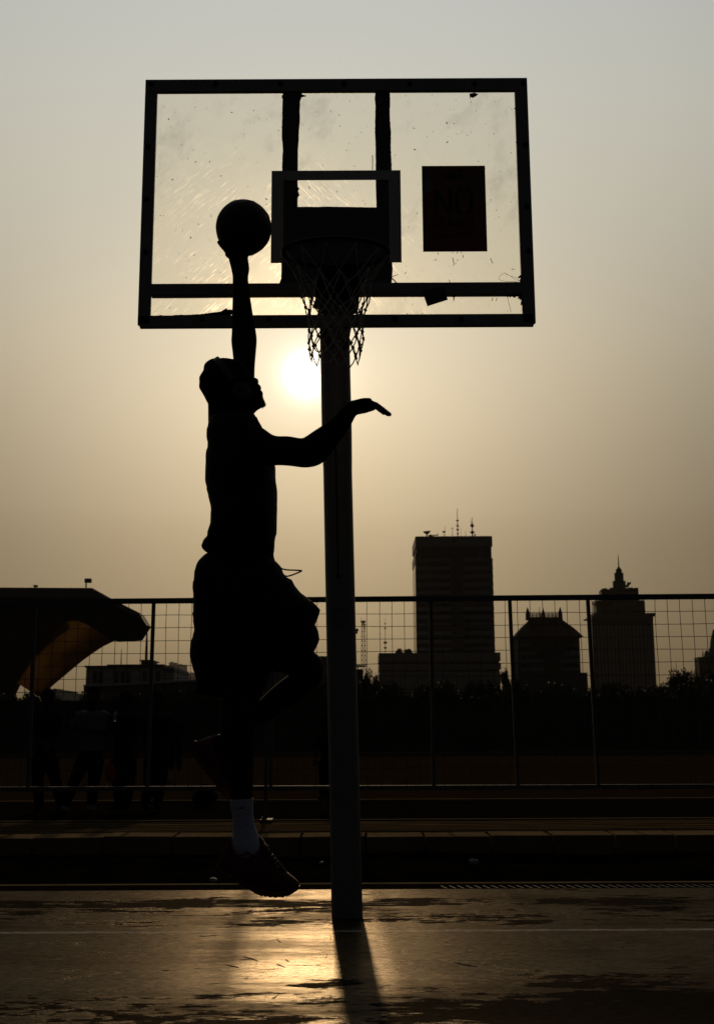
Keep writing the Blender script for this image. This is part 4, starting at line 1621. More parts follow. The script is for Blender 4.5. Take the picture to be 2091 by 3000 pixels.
mb.tube([q + Vector((.0062 * math.cos(2 * PI * k / 20), 0, .0062 * math.sin(2 * PI * k / 20))) for k in range(20)], .0016, 6, closed=True)
mb.tube([at(*ZH(738, 640), Year - .0068), at(*ZH(748, 655), Year - .0068), at(*ZH(754, 672), Year - .0068)], .0016, 6)
mb.build('cup_mark', M_ink, hp)

# ball
ball = empty('basketball', tuple(BC), 'dark basketball balanced on the raised hand beside the rim', 'basketball')
MB().ell(BC, BR_, BR_, BR_, 48, 32).build('shell', M_ball, ball, smooth=True)
mb = MB()
RB = Matrix.Rotation(R(25), 3, 'Y') @ Matrix.Rotation(R(20), 3, 'X') @ Matrix.Rotation(R(-12), 3, 'Z')
rr = BR_ - .0007


def circ(fn):
    mb.tube([BC + RB @ (fn(2 * PI * k / 64).normalized() * rr) for k in range(64)], .0022, 6, closed=True)


circ(lambda a: Vector((math.cos(a), math.sin(a), 0)))
circ(lambda a: Vector((0, math.cos(a), math.sin(a))))
for s in (-1, 1):
    circ(lambda a: Vector((s * (.62 + .12 * math.cos(2 * a)), math.cos(a) * .74, math.sin(a) * .74)))
mb.build('seam', M_seam, ball, smooth=True)

# ------------------------------------------------------------------ fence
YFE = 11.62
tA, tB = at(0, 1350 * 1.306875, YFE), at(2091, 1337 * 1.306875, YFE)


def railz(x):
    return tA.z + (tB.z - tA.z) * (x - tA.x) / (tB.x - tA.x)


bA, bB = at(0, 2312, YFE), at(2091, 2304, YFE)


def botz(x):
    return bA.z + (bB.z - bA.z) * (x - bA.x) / (bB.x - bA.x)


fx0, fx1 = -7.6, 8.2
fence = empty('mesh_fence', (0, YFE, .08), 'tall grey welded mesh fence with steel posts running behind the court', 'fence')
MB().beam((fx0, YFE, railz(fx0)), (fx1, YFE, railz(fx1)), .05, .054).build('top_rail', M_fence, fence, bevel=.004)
MB().beam((fx0, YFE, botz(fx0)), (fx1, YFE, botz(fx1)), .05, .045).build('bottom_rail', M_fence, fence, bevel=.004)
posts = [(-185, -200, 0), (80, 64, 0), (345, 331, 0), (603, 596, 1), (613.5, 607, 0), (786, 792, 0), (965, 972, 0), (1142, 1160, 0), (1317, 1340, 0), (1660, 1690, 0), (-430, -450, 0)]
for a, b, foot in posts:
    p = at(*D_(a, 1352), YFE)
    q = at(*D_(b, 1760), YFE)
    mb = MB()
    if foot:
        d = (q - p) / (p.z - q.z)
        q = p + d * (p.z - .08)
    mb.beam(Vector((p.x, YFE, railz(p.x) - .0275)), (q.x, YFE, q.z if foot else botz(q.x) + .0227), .036, .036, (0, 1, 0))
    po = mb.build('post', M_fence, fence, bevel=.003)
    if foot:
        mb = MB()
        mb.box(q.x - .045, q.x + .075, YFE - .12, YFE + .09, .079, .11)
        mb.tube([(q.x - .02, YFE - .10, .11), (q.x - .02, YFE - .10, .135)], .012, 6)
        mb.build('foot_plate', M_fence, po, bevel=.004)
mb = MB()
sp = .1285
k = 0
zt_ = 2.3
x = fx0
xref = at(*D_(485, 1400), YFE).x
x = xref - sp * int((xref - fx0) / sp)
while x < fx1:
    zt = railz(x) - .026
    zb = botz(x) + .022
    pts = []
    n = 16
    ln = rng.uniform(-.006, .006)
    for j in range(n + 1):
        z = zt + (zb - zt) * j / n
        pts.append((x + ln * j / n + .009 * noise.noise(Vector((x * 3.1, z * 2.1, 0))), YFE + .004 + .015 * noise.noise(Vector((x, z, 9))), z))
    mb.tube(pts, .0031, 5)
    x += sp
z = railz(0) - .026 - .125
while z > .5:
    pts = []
    x = fx0
    while x <= fx1:
        pts.append((x, YFE - .001 + .015 * noise.noise(Vector((x, z, 9))), z + railz(x) - railz(0) + .010 * noise.noise(Vector((x * 1.4, z * 3, 4)))))
        x += .22
    mb.tube(pts, .0031, 5)
    z -= sp
mb.build('wire_mesh', M_wire, fence)

# ------------------------------------------------------------------ onlookers behind the fence
YP_ = 14.2


def onlooker(Z, J, Y, label, shirt, trousers, sleeves=.55, long=True, gaze=0, group='people standing behind the fence', gz=None):
    P = {k: at(*Z(*v[:2]), Y + (v[2] if len(v) > 2 else 0)) for k, v in J.items()}
    zg = min(P['an1'].z, P['an2'].z) - .07
    root = empty('person', (P['neck'].x, Y, zg), label, 'person', group)
    s = (P['head'] - (P['an1'] + P['an2']) / 2).length / 1.36
    b = MB()
    hd = P['head']
    b.ell(hd, .075 * s, .092 * s, .112 * s, 18, 14)
    b.ell(hd + Vector((gaze * .055, -.055, -.05)) * s, .050 * s, .055 * s, .055 * s, 12, 8)
    nd = Vector((gaze, -1 + abs(gaze) * .6, 0)).normalized()
    b.ell(hd + nd * .092 * s - Vector((0, 0, .012 * s)), .014 * s, .018 * s, .022 * s, 8, 6)
    for q in (-1, 1):
        b.ell(hd + Vector((q * .076 * s, 0, -.01 * s)), .014 * s, .022 * s, .032 * s, 8, 6)
    b.tube([hd - Vector((0, 0, .06 * s)), P['neck'], P['neck'] - Vector((0, 0, .08 * s))], [.048 * s, .052 * s, .075 * s], 12)
    hc = (P['hip1'] + P['hip2']) / 2
    sc_ = (P['sh1'] + P['sh2']) / 2
    hw = (P['sh1'] - P['sh2']).length / 2

    def trunk(m_, grow):
        rs = []
        for t, w, d in ((-.06, .55, .06), (0, .96, .085), (.15, 1.0, .105), (.45, .84, .105), (.75, .78, .10), (1.0, .84, .105), (1.12, .74, .09)):
            c = sc_.lerp(hc, t) if t >= 0 else sc_ + Vector((0, 0, .04 * s))
            rs.append([c + Vector(((w * hw + grow) * math.cos(2 * PI * k / 20), (d * s + grow) * math.sin(2 * PI * k / 20), 0)) for k in range(20)])
        m_.rings(rs)
    trunk(b, 0)
    for i in ('1', '2'):
        b.tube([P['sh' + i], P['sh' + i].lerp(P['el' + i], .5), P['el' + i], P['el' + i].lerp(P['ha' + i], .4), P['ha' + i]], [.054 * s, .047 * s, .040 * s, .038 * s, .025 * s], 10)
        b.tube([P['hip' + i], P['hip' + i].lerp(P['kn' + i], .4), P['kn' + i], P['kn' + i].lerp(P['an' + i], .35), P['an' + i]], [.085 * s, .076 * s, .056 * s, .055 * s, .036 * s], 12)
        # palm, four fingers and a thumb
        d = (P['ha' + i] - P['el' + i]).normalized()
        sd = d.cross(Vector((0, 1, 0)))
        sd = sd.normalized() if sd.length > .1 else Vector((1, 0, 0))
        pal = P['ha' + i] + d * .045 * s
        b.tube([P['ha' + i], pal, pal + d * .035 * s], [.024 * s, .036 * s, .030 * s], 10)
        for q, ln in ((-1.5, .060), (-.5, .072), (.5, .076), (1.5, .066)):
            a0 = pal + d * .03 * s + sd * q * .017 * s
            b.tube([a0, a0 + d * ln * .5 * s + Vector((0, -.008, 0)), a0 + d * ln * s + Vector((0, -.028 * s, -.004))], [.0098 * s, .009 * s, .0072 * s], 8)
        a0 = pal - d * .012 * s + sd * .030 * s
        b.tube([a0, a0 + (sd * .030 + d * .026) * s, a0 + (sd * .036 + d * .055) * s], [.0125 * s, .0108 * s, .009 * s], 8)
    fuse(b, 'body', M_pskin, root, .009, 3)
    mb = MB()
    mb.ell(hd + Vector((-gaze * .012, .012, .032)) * s, .084 * s, .098 * s, .098 * s, 16, 12)
    mb.build('hair', M_hair, root, smooth=True)
    mb = MB()
    trunk(mb, .018)
    for i in ('1', '2'):
        e_ = P['sh' + i].lerp(P['el' + i], sleeves * 1.7 if sleeves < .59 else 1)
        mb.tube([P['sh' + i] + (sc_ - P['sh' + i]) * .25, P['sh' + i], e_], [.07 * s, .074 * s, .066 * s], 12)
    fuse(mb, 'shirt', shirt, root, .012, 4)
    mb = MB()
    rs = []
    for t, w, d in ((.82, .84, .112), (1.0, .90, .12), (1.16, .82, .11)):
        c = sc_.lerp(hc, t)
        rs.append([c + Vector(((w * hw + .016) * math.cos(2 * PI * k / 20), (d * s + .012) * math.sin(2 * PI * k / 20), 0)) for k in range(20)])
    mb.rings(rs)
    for i in ('1', '2'):
        en = P['an' + i] if long else P['kn' + i].lerp(P['an' + i], .12)
        mb.tube([P['hip' + i], P['hip' + i].lerp(P['kn' + i], .5), P['kn' + i], en], [.10 * s, .092 * s, .078 * s, .064 * s], 12)
    fuse(mb, 'trousers', trousers, root, .012, 4)
    for i in ('1', '2'):
        a = P['an' + i]
        mb = MB()
        t_ = Vector((gaze * .11, -.13 + abs(gaze) * .06, 0)) * s
        mb.tube([a + Vector((0, .02, -.0)), a + Vector((0, .01, -.035 * s)), a + t_ * .6 + Vector((0, 0, -.045 * s)), a + t_ + Vector((0, 0, -.05 * s)), a + t_ * 1.25 + Vector((0, 0, -.055 * s))], [.040 * s, .044 * s, .040 * s, .036 * s, .018 * s], 12)
        mb.build('shoe', M_pdark if shirt is not M_plight else M_plight, root, smooth=True)
    return root


onlooker(ZQ, dict(head=(785, 282), neck=(785, 385), sh1=(685, 440), sh2=(880, 440), el1=(640, 585), el2=(885, 590), ha1=(612, 500, -.12), ha2=(775, 580, -.16), hip1=(715, 800), hip2=(815, 800),
                  kn1=(640, 965), kn2=(790, 985), an1=(545, 1195), an2=(768, 1190)), YP_, 'person in pale blue shirt standing with legs apart behind the fence', M_plight, M_pdark)
onlooker(ZQ, dict(head=(402, 300), neck=(396, 400), sh1=(312, 450), sh2=(478, 450), el1=(296, 600), el2=(490, 600), ha1=(385, 690, -.14), ha2=(560, 545, -.1), hip1=(330, 800), hip2=(425, 800),
                  kn1=(318, 985), kn2=(460, 970), an1=(330, 1190), an2=(515, 1190)), YP_ + .1, 'person all in dark clothes standing nearest the golden curved leg', M_pshirt, M_pdark)
onlooker(ZQ, dict(head=(1050, 322), neck=(1048, 420), sh1=(962, 465), sh2=(1128, 465), el1=(930, 590), el2=(1145, 610), ha1=(965, 455, -.14), ha2=(1125, 740, -.05), hip1=(985, 810), hip2=(1085, 810),
                  kn1=(985, 1000), kn2=(1085, 1000), an1=(1000, 1185), an2=(1062, 1185)), YP_, 'person in dark clothes raising a clear bottle towards the face', M_pshirt, M_pdark, gaze=-.5)
onlooker(ZQ, dict(head=(1312, 318), neck=(1312, 415), sh1=(1232, 465), sh2=(1395, 468), el1=(1215, 610), el2=(1420, 615), ha1=(1225, 750, -.05), ha2=(1405, 755, -.03), hip1=(1265, 810), hip2=(1365, 810),
                  kn1=(1250, 1000), kn2=(1345, 1005), an1=(1218, 1180), an2=(1318, 1180)), YP_ + .2, 'person in dark clothes with hanging arms directly behind a fence post', M_pshirt, M_pdark, gaze=.3)
ZM = zz(740, 1980, 4.4444)
onlooker(ZM, dict(head=(935, 640), neck=(938, 735), sh1=(880, 800), sh2=(1010, 800), el1=(835, 940), el2=(1040, 960), ha1=(812, 1090, -.1), ha2=(1045, 1110), hip1=(910, 1120), hip2=(1000, 1120),
                  kn1=(912, 1330), kn2=(1000, 1330), an1=(915, 1560), an2=(1000, 1560)), 14.6, 'person partly hidden by the hoop pole, holding a dark strap in a lowered hand', M_pshirt, M_pdark, gaze=-.6)
onlooker(ZQ, dict(head=(1468, 432), neck=(1468, 490), sh1=(1425, 515), sh2=(1512, 515), el1=(1410, 590), el2=(1528, 590), ha1=(1440, 650), ha2=(1500, 650), hip1=(1442, 690), hip2=(1495, 690),
                  kn1=(1440, 790), kn2=(1495, 790), an1=(1440, 880), an2=(1500, 880)), 23.0, 'small dark figure standing far out on the field beyond the fence', M_pshirt, M_pdark)
# what they carry
M_bottle = bpy.data.materials.new('clear_bottle_plastic')
M_bottle.use_nodes = True
_b = M_bottle.node_tree.nodes['Principled BSDF']
_b.inputs['Base Color'].default_value = (.9, .92, .92, 1)
_b.inputs['Roughness'].default_value = .12
_b.inputs['Transmission Weight'].default_value = .8


def lathe(mb, c, prof_, n=16, axis=Vector((0, 0, 1))):
    q = Vector((0, 0, 1)).rotation_difference(axis)
    mb.rings([[c + q @ Vector((r * math.cos(2 * PI * k / n), r * math.sin(2 * PI * k / n), z)) for k in range(n)] for z, r in prof_])


for (px, py, ax_, m_, lab, dy) in ((962, 455, Vector((.25, -.1, 1)), M_bottle, 'clear plastic bottle glinting in a raised hand near the third person', -.22),
                                   (602, 508, Vector((-.1, -.1, 1)), M_plight, 'pale blue bottle held up by the person in the light shirt', -.20)):
    c = at(*ZQ(px, py), YP_ + dy)
    bt = empty('bottle', tuple(c), lab, 'bottle', 'bottles held by the people')
    mb = MB()
    lathe(mb, c, [(-.06, .022), (-.055, .026), (.03, .026), (.055, .018), (.07, .010), (.082, .010)], axis=ax_.normalized())
    mb.build('bottle_body', m_, bt, smooth=True)
    mb = MB()
    lathe(mb, c + ax_.normalized() * .0822, [(0, .0115), (.014, .0115)], axis=ax_.normalized())
    mb.build('bottle_cap', M_pdark, bt)
mb = MB()
tw_ = [(900, 842), (945, 850), (958, 880), (968, 930), (962, 985), (930, 1000), (890, 990), (880, 930), (888, 880)]
inflate(mb, [ZQ(*p) for p in tw_], YP_ - .16, .35, .012)
o = mb.build('orange_cloth', M_porange, None, smooth=True)
tag(o, 'orange cloth hanging between the pale shirted person and the dark neighbour', 'cloth')
mb = MB()
c = gnd(600, 2362, -.01)
mb.ell((c.x, c.y, .10), .17, .11, .105, 18, 12)
mb.v = [(a, b, max(cz, -.01) + (.012 * noise.noise(Vector((a * 20, b * 20, cz * 20))))) for a, b, cz in mb.v]
bag = empty('bag', (c.x, c.y, -.01), 'dark bag lying on the grass strip behind the fence near the lifted shoe', 'bag')
mb.build('bag_body', M_pdark, bag, smooth=True)
mb = MB()
mb.tube([(c.x + .10 * math.cos(t), c.y - .05, .18 + .09 * math.sin(t)) for t in [PI * k / 10 for k in range(11)]], .009, 6)
mb.build('handle', M_pdark, bag)

# ------------------------------------------------------------------ buildings
def bxp(mb, Z, x0, x1, y0, y1, Y, depth, ground=False, dy=0.0):
    """a block whose front, at distance Y, spans these outline pixels"""
    a, b = at(*Z(x0, (y0 + y1) / 2), Y), at(*Z(x1, (y0 + y1) / 2), Y)
    t, u = at(*Z((x0 + x1) / 2, y0), Y), at(*Z((x0 + x1) / 2, y1), Y)
    mb.box(a.x, b.x, Y + dy, Y + dy + depth, 0 if ground else u.z, t.z)
    return a.x, b.x, (0 if ground else u.z), t.z


# tall slab tower
YT = 350
p0 = at(*ZT(160, 395), YT)
tower = empty('office_tower', (p0.x + 11, YT + 11, 0), 'tall dark flat-topped office tower with banded front, a dish and masts on its roof', 'building')
xl = mean(at(*ZT(150, 395), YT).x, at(*ZT(178, 1770), YT).x)
xr = mean(at(*ZT(1107, 382), YT).x, at(*ZT(1150, 1770), YT).x)
ztop = at(*ZT(630, 388), YT).z


def tz(y):
    return at(*ZT(630, y), YT).z


def tx(u):
    return xl + (xr - xl) * u


DT = 21
mb = MB().box(xl + .3, xr - .3, YT + .5, YT + DT, 0, ztop - .6)
twall = mb.build('wall', M_concd, tower)
mb = MB()
mb.box(xl, xr, YT, YT + DT + .3, tz(512), ztop)
mb.build('crown_band', M_conc, tower)
for k in range(5):
    a = tx(.052 + .19 * k)
    MB().box(a, a + (xr - xl) * .165, YT + .12, YT + .49, tz(655), tz(520)).build('window', M_win, tower)
y = 662
fl = 0
while y < 1800:
    h = 46 if fl else 36
    for u0, u1 in ((0, .445), (.60, 1)):
        MB().box(tx(u0), tx(u1), YT + .1, YT + .495, tz(y + h), tz(y)).build('spandrel', M_conc, tower)
        MB().box(tx(u0) + .02, tx(u1) - .02, YT + .35, YT + .493, tz(y + 100), tz(y + h) - .05).build('window', M_win, tower)
    y += 101
    fl += 1
# receding left side: projecting frames with glass between
MB().box(xl - .06, xl + .298, YT + 1, YT + DT, tz(700), tz(590)).build('side_band', M_concd, tower)
for k in range(4):
    y0 = YT + 2 + k * 4.9
    MB().box(xl - .02, xl + .297, y0 + .9, y0 + 4.3, 6, tz(720)).build('window', mat('side_glass_sky_sheen', (.30, .28, .25), .12, .8), tower)  # sky reflection on the side panes, painted in as a pale base colour
mb = MB()
mb.tube([((xl + xr) / 2, YT - .02, tz(448)), ((xl + xr) / 2, YT - .25, tz(448))], 1.7 * .45, 24)
mb.build('sign_disc', M_win, tower)
mb = MB()
mb.box(xl + .3, xr - .3, YT + .6, YT + DT, ztop, ztop + .15)
mb.build('roof', M_concd, tower)
# podium
pod = empty('podium_block', ((xl + xr) / 2, YT - 5, 0), 'low wide block of stacked dark slabs at the foot of the tall tower', 'building')
YPD = 330
for i, (x0z, x1t, y0, y1) in enumerate(((550, 1213, 1838, 1942), (552, 1217, 1966, 2048), (560, 1205, 2072, 2400))):
    a = at(*ZL(x0z, 900), YPD).x
    b = at(*ZT(x1t, 1900), YPD).x
    z1, z0 = at(*ZT(630, y0), YPD).z, at(*ZT(630, y1), YPD).z
    MB().box(a, b, YPD, YPD + 18, max(z0, 0), z1).build('floor_slab', M_conc, pod)
a = at(*ZL(590, 900), YPD).x
b = at(*ZT(1198, 1900), YPD).x
MB().box(a, b, YPD + .6, YPD + 17.5, 0, at(*ZT(630, 1840), YPD).z - .1).build('recessed_wall', M_win, pod)


def mast(Z, x, y0, y1, Y, r, label, lumps=(), cat='antenna', group=None, name='antenna_mast'):
    p, q = at(*Z(x, y1), Y), at(*Z(x, y0), Y)
    q.x = p.x
    root = empty(name, tuple(p), label, cat, group)
    MB().tube([p, p.lerp(q, .5), q], [r, r * .8, r * .35], 6).build('mast', M_steel, root)
    if lumps:
        mb = MB()
        for ly, s in lumps:
            c = at(*Z(x, ly), Y)
            mb.ell((p.x, Y, c.z), s, s, s * .8, 8, 6)
            mb.beam((p.x - s * 1.3, Y, c.z), (p.x + s * 1.3, Y, c.z), r, r)
        mb.build('aerials', M_steel, root)
    return root


GA = 'antennas on the tower roof'
mast(ZT, 682, 40, 388, YT + 6, .16, 'tallest antenna, standing near the middle of the tower roof', ((192, .38), (258, .40), (305, .40), (355, .3)), group=GA)
mast(ZT, 864, 150, 388, YT + 6, .20, 'thick antenna with side aerials near the right end of the tower roof', ((245, .45), (262, .5), (338, .62)), group=GA)
mast(ZT, 845, 170, 262, YT + 6, .06, 'thin rod beside the thick antenna on the tower roof', group=GA)
mast(ZT, 524, 250, 388, YT + 6, .07, 'thin rod antenna next to a small drum on the tower roof', ((333, .22),), group=GA)
mast(ZT, 508, 322, 388, YT + 6, .09, 'short pole carrying a small round drum on the tower roof', ((333, .42),), group=GA)
mast(ZT, 616, 282, 388, YT + 6, .09, 'short bare pole just left of the tallest antenna', ((288, .25),), group=GA)
mast(ZT, 720, 262, 388, YT + 6, .05, 'faint thin rod just right of the tallest antenna', group=GA)
mast(ZT, 780, 310, 388, YT + 6, .08, 'short rod between the tallest and the thick antenna', group=GA)
mast(ZT, 435, 330, 388, YT + 6, .06, 'small rod at the end of the slanting boom on the tower roof', group=GA)
mast(ZT, 895, 362, 388, YT + 6, .16, 'stub at the right of the thick antenna on the tower roof', ((370, .3),), group=GA)
# dish and boom
dc = at(*ZT(298, 335), YT + 5)
dish = empty('satellite_dish', tuple(at(*ZT(298, 390), YT + 5)), 'dark satellite dish tilted skyward at the left end of the tower roof', 'satellite dish')
mb = MB()
wd = (at(*ZT(350, 335), YT + 5) - at(*ZT(248, 335), YT + 5)).length / 2
dn_ = Vector((-.10, -.25, 1)).normalized()
q_ = Vector((0, 0, 1)).rotation_difference(dn_)
mb.rings([[dc + q_ @ Vector((r * wd * math.cos(2 * PI * k / 24), r * wd * math.sin(2 * PI * k / 24), z * wd)) for k in range(24)]
          for r, z in ((.12, -.62), (.5, -.36), (.85, 0), (1, .20), (.95, .20), (.8, .0), (.4, -.3), (.08, -.5))])
mb.build('reflector', M_steel, dish, smooth=True)
MB().tube([at(*ZT(295, 392), YT + 5), dc - Vector((0, 0, wd * .5))], .22, 8).build('dish_post', M_steel, dish)
mb = MB()
mb.beam(at(*ZT(318, 386), YT + 5), at(*ZT(440, 370), YT + 5), .35, .30)
mb.beam(at(*ZT(318, 388), YT + 5), at(*ZT(362, 384), YT + 5), .4, .9)
o = mb.build('roof_boom', M_steel)
tag(o, 'slanting cradle boom lying on the tower roof beside the dish', 'boom')

# lattice mast and thin mast far off
YLT = 1900
lt = empty('lattice_tower', tuple(at(*ZL(272, 1300), YLT)), 'hazy far lattice tower with a flared head right of the hoop pole', 'tower')
mb = MB()
zT, zB = at(*ZL(265, 262), YLT).z, 0
cxT, cxB = at(*ZL(268, 260), YLT).x, at(*ZL(285, 1300), YLT).x
wT, wB = 27 / 6.1538 * YLT / FPX, 66 / 6.1538 * YLT / FPX


def ltp(t, i, j):
    w = wT + (wB - wT) * t
    return Vector((cxT + (cxB - cxT) * t + i * w, YLT + j * w, zT + (zB - zT) * t))


for i in (-1, 1):
    for j in (-1, 1):
        mb.beam(ltp(0, i, j), ltp(1, i, j), .70, .70)
for k in range(22):
    a, b = k / 22, (k + 1) / 22
    for j in (-1, 1):
        mb.beam(ltp(a, -1, j), ltp(b, 1, j), .42, .42)
        mb.beam(ltp(a, 1, j), ltp(b, -1, j), .42, .42)
        mb.beam(ltp(a, -1, j), ltp(a, 1, j), .52, .52)
        mb.beam(ltp(a, j, -1), ltp(b, j, 1), .2, .2)
        mb.beam(ltp(a, j, -1), ltp(a, j, 1), .2, .2)
mb.build('lattice', M_steel, lt)
mb = MB()
for y, w, h in ((250, 46, 10), (262, 36, 14), (275, 28, 12), (312, 33, 10)):
    c = at(*ZL(268, y), YLT)
    w *= YLT / FPX / 6.1538
    h *= YLT / FPX / 6.1538
    mb.box(c.x - w, c.x + w, YLT - w, YLT + w, c.z - h, c.z + h)
for x, y in ((300, 312), (292, 372)):
    mb.ell(at(*ZL(x, y), YLT - 2), 1.5, 1.5, 1.5, 8, 6)
mb.tube([at(*ZL(230, 245), YLT), at(*ZL(230, 175), YLT)], .25, 5)
mb.tube([at(*ZL(270, 245), YLT), at(*ZL(270, 190), YLT)], .2, 5)
mb.build('head_platform', M_steel, lt)
mast(ZL, 668, 190, 870, 2100, .62, 'faint slender far mast between the lattice tower and the tall office tower', ((290, 1.6), (372, 2.0), (632, 3.2), (725, 2.6)), cat='mast', name='radio_mast')

# tiled-roof building
YJ = 300
jb = empty('tiled_roof_building', tuple(at(*ZR(325, 1060), YJ)), 'mid-height building with a steep flared tiled roof ringed by spikes', 'building')


def jx(x, y=800):
    return at(*ZR(x, y), YJ).x


def jz(y, x=325):
    return at(*ZR(x, y), YJ).z


wx0, wx1 = jx(98, 850), jx(572, 850)
MB().box(wx0, wx1, YJ, YJ + 10, 0, jz(690)).build('wall', M_concd, jb)
for y0, y1 in ((712, 772), (804, 838), (868, 902), (930, 955)):
    for u0, u1 in ((.03, .44), (.68, .99)):
        MB().box(wx0 + (wx1 - wx0) * u0, wx0 + (wx1 - wx0) * u1, YJ - .25, YJ - .002, jz(y1), jz(y0)).build('spandrel', M_conc, jb)
for y0, y1 in ((774, 802), (840, 866), (904, 928)):
    for k in range(4):
        for u in (.06 + .095 * k, .70 + .074 * k):
            a = wx0 + (wx1 - wx0) * u
            MB().box(a, a + (wx1 - wx0) * .06, YJ - .12, YJ - .001, jz(y1) + .05, jz(y0) - .05).build('window', M_win, jb)
mb = MB()
vp = [(140, 705), (560, 695), (405, 860), (402, 1000), (302, 1000), (300, 880)]
mb.prism([(jx(x, y), YJ - .9, jz(y, x)) for x, y in vp], (0, .64, 0))
mb.build('gable_panel', M_win, jb)
rings_ = []
for xa, xb, y, ov in ((70, 590, 700, 1.2), (78, 584, 690, 1.0), (132, 534, 628, -1.0), (205, 440, 545, -3.0), (205, 440, 540, -3.0)):
    a, b, z = jx(xa, 680), jx(xb, 680), jz(y)
    rings_.append([(a, YJ - ov, z), (b, YJ - ov, z), (b, YJ + 10 + ov, z), (a, YJ + 10 + ov, z)])
MB().rings([[Vector(p) for p in r] for r in rings_]).build('roof', M_roof, jb)
ra, rb = jx(190, 520), jx(436, 520)
mb = MB()
for y in (508, 522, 536):
    for Yq in (YJ + 3.0, YJ + 7.2):
        mb.beam((ra, Yq, jz(y)), (rb, Yq, jz(y)), .22, .22)
for k in range(9):
    x = ra + (rb - ra) * k / 8
    mb.beam((x, YJ + 3.0, jz(542)), (x, YJ + 3.0, jz(506)), .2, .2)
mb.build('roof_railing', M_steel, jb)
for x, yt_, Yq in ((183, 458, 3.0), (435, 458, 3.0), (322, 450, 7.0), (293, 442, 7.0)):
    r = .62 if x != 293 else .15
    c = jx(x, 520)
    MB().tube([(c, YJ + Yq, jz(560)), (c, YJ + Yq, jz(505)), (c, YJ + Yq, jz(480)), (c, YJ + Yq, jz(yt_))], [r, r * .9, r * .5, .05], 6).build('spike', M_roof, jb)
o = MB().box(jx(578, 1000), jx(652, 1000), YJ + 4, YJ + 14, 0, jz(966)).build('low_block', M_concd)
tag(o, 'plain low dark block between the spiky roofed building and the stepped tower', 'building')

# stepped tower with a spire
YS = 420
stt = empty('stepped_tower', tuple(at(*ZR(905, 1100), YS)), 'broad dark tower stepping up to a narrow turret with a thin spire', 'building')


def sz(y):
    return at(*ZR(880, y), YS).z


def szi(y, i_):
    return at(*ZR(880, y), YS + i_).z


def sblock(name, x0, x1, y0, y1, inset, yref=None, m_=M_concd):
    yr = yref or (y0 + y1) / 2
    a, b = at(*ZR(x0, yr), YS + inset).x, at(*ZR(x1, yr), YS + inset).x
    d = (b - a)
    mb = MB()
    mb.box(a, b, YS + inset, YS + inset + d * .32, max(0, szi(y1, inset) - .3), szi(y0, inset))
    return mb, a, b, name, m_


def sdone(t):
    return t[0].build(t[3], t[4], stt)


t = sblock('wall', 671, 1143, 552, 1400, 0, 800)
sdone(t)
a, b = t[1], t[2]
for k in range(17):
    x = a + (b - a) * (k + .5) / 17
    MB().box(x - .42, x + .42, YS - .25, YS - .004, 6, sz(600)).build('pilaster', M_conc, stt)
t = sblock('tier', 660, 1131, 535, 560, -.6)
t[0].box(t[1] + 1, t[2] - 1, YS + .5, YS + 20, sz(535), sz(525))
sdone(t)
for x in (700, 1110):
    c = at(*ZR(x, 520), YS + 1)
    MB().box(c.x - 1.6, c.x + 1.6, YS - .4, YS + 5, sz(537), sz(514)).build('corner_block', M_concd, stt)
t = sblock('tier', 696, 1070, 428, 536, 3)
for k in range(12):
    x = t[1] + (t[2] - t[1]) * (.36 + .42 * k / 11)
    MB().box(x - .25, x + .25, YS + 2.7, YS + 2.996, szi(462, 3), szi(434, 3)).build('pilaster', M_conc, stt)
sdone(t)
t = sblock('tier', 688, 1066, 415, 430, 2.5)
sdone(t)
t = sblock('tier', 736, 1020, 336, 416, 6)
for k in range(11):
    u = k / 10
    x = t[1] + (t[2] - t[1]) * u
    h = (330, 322, 330, 318, 334, 330, 326, 322, 318, 324, 320)[k]
    t[0].box(x - .8 + (.8 if k == 0 else 0) - (.8 if k == 10 else 0), x + .8 + (.8 if k == 0 else 0) - (.8 if k == 10 else 0), YS + 6, YS + 8, szi(338, 6) - .4, szi(h, 6))
sdone(t)
t = sblock('turret', 827, 921, 266, 340, 12)
sdone(t)
t = sblock('turret', 838, 904, 204, 268, 13)
sdone(t)
t = sblock('turret', 847, 891, 178, 206, 14)
sdone(t)
c = at(*ZR(868, 180), YS + 14.4)
MB().tube([c, at(*ZR(867, 160), YS + 14.4)], [1.0, .35], 8).build('turret_cap', M_concd, stt)
MB().tube([at(*ZR(867, 166), YS + 14.4), at(*ZR(863, 68), YS + 14.4)], [.26, .10], 6).build('spire', M_steel, stt)
mb = MB()
c = at(*ZR(940, 292), YS + 8)
mb.beam(at(*ZR(925, 312), YS + 8), at(*ZR(952, 282), YS + 8), .9, .9)
mb.beam(at(*ZR(930, 282), YS + 8), at(*ZR(962, 280), YS + 8), .35, .35)
mb.beam(at(*ZR(935, 318), YS + 8), at(*ZR(940, 295), YS + 8), .5, .5)
o = mb.build('roof_crane', M_steel)
tag(o, 'small slanting crane on the roof beside the spired turret', 'crane')

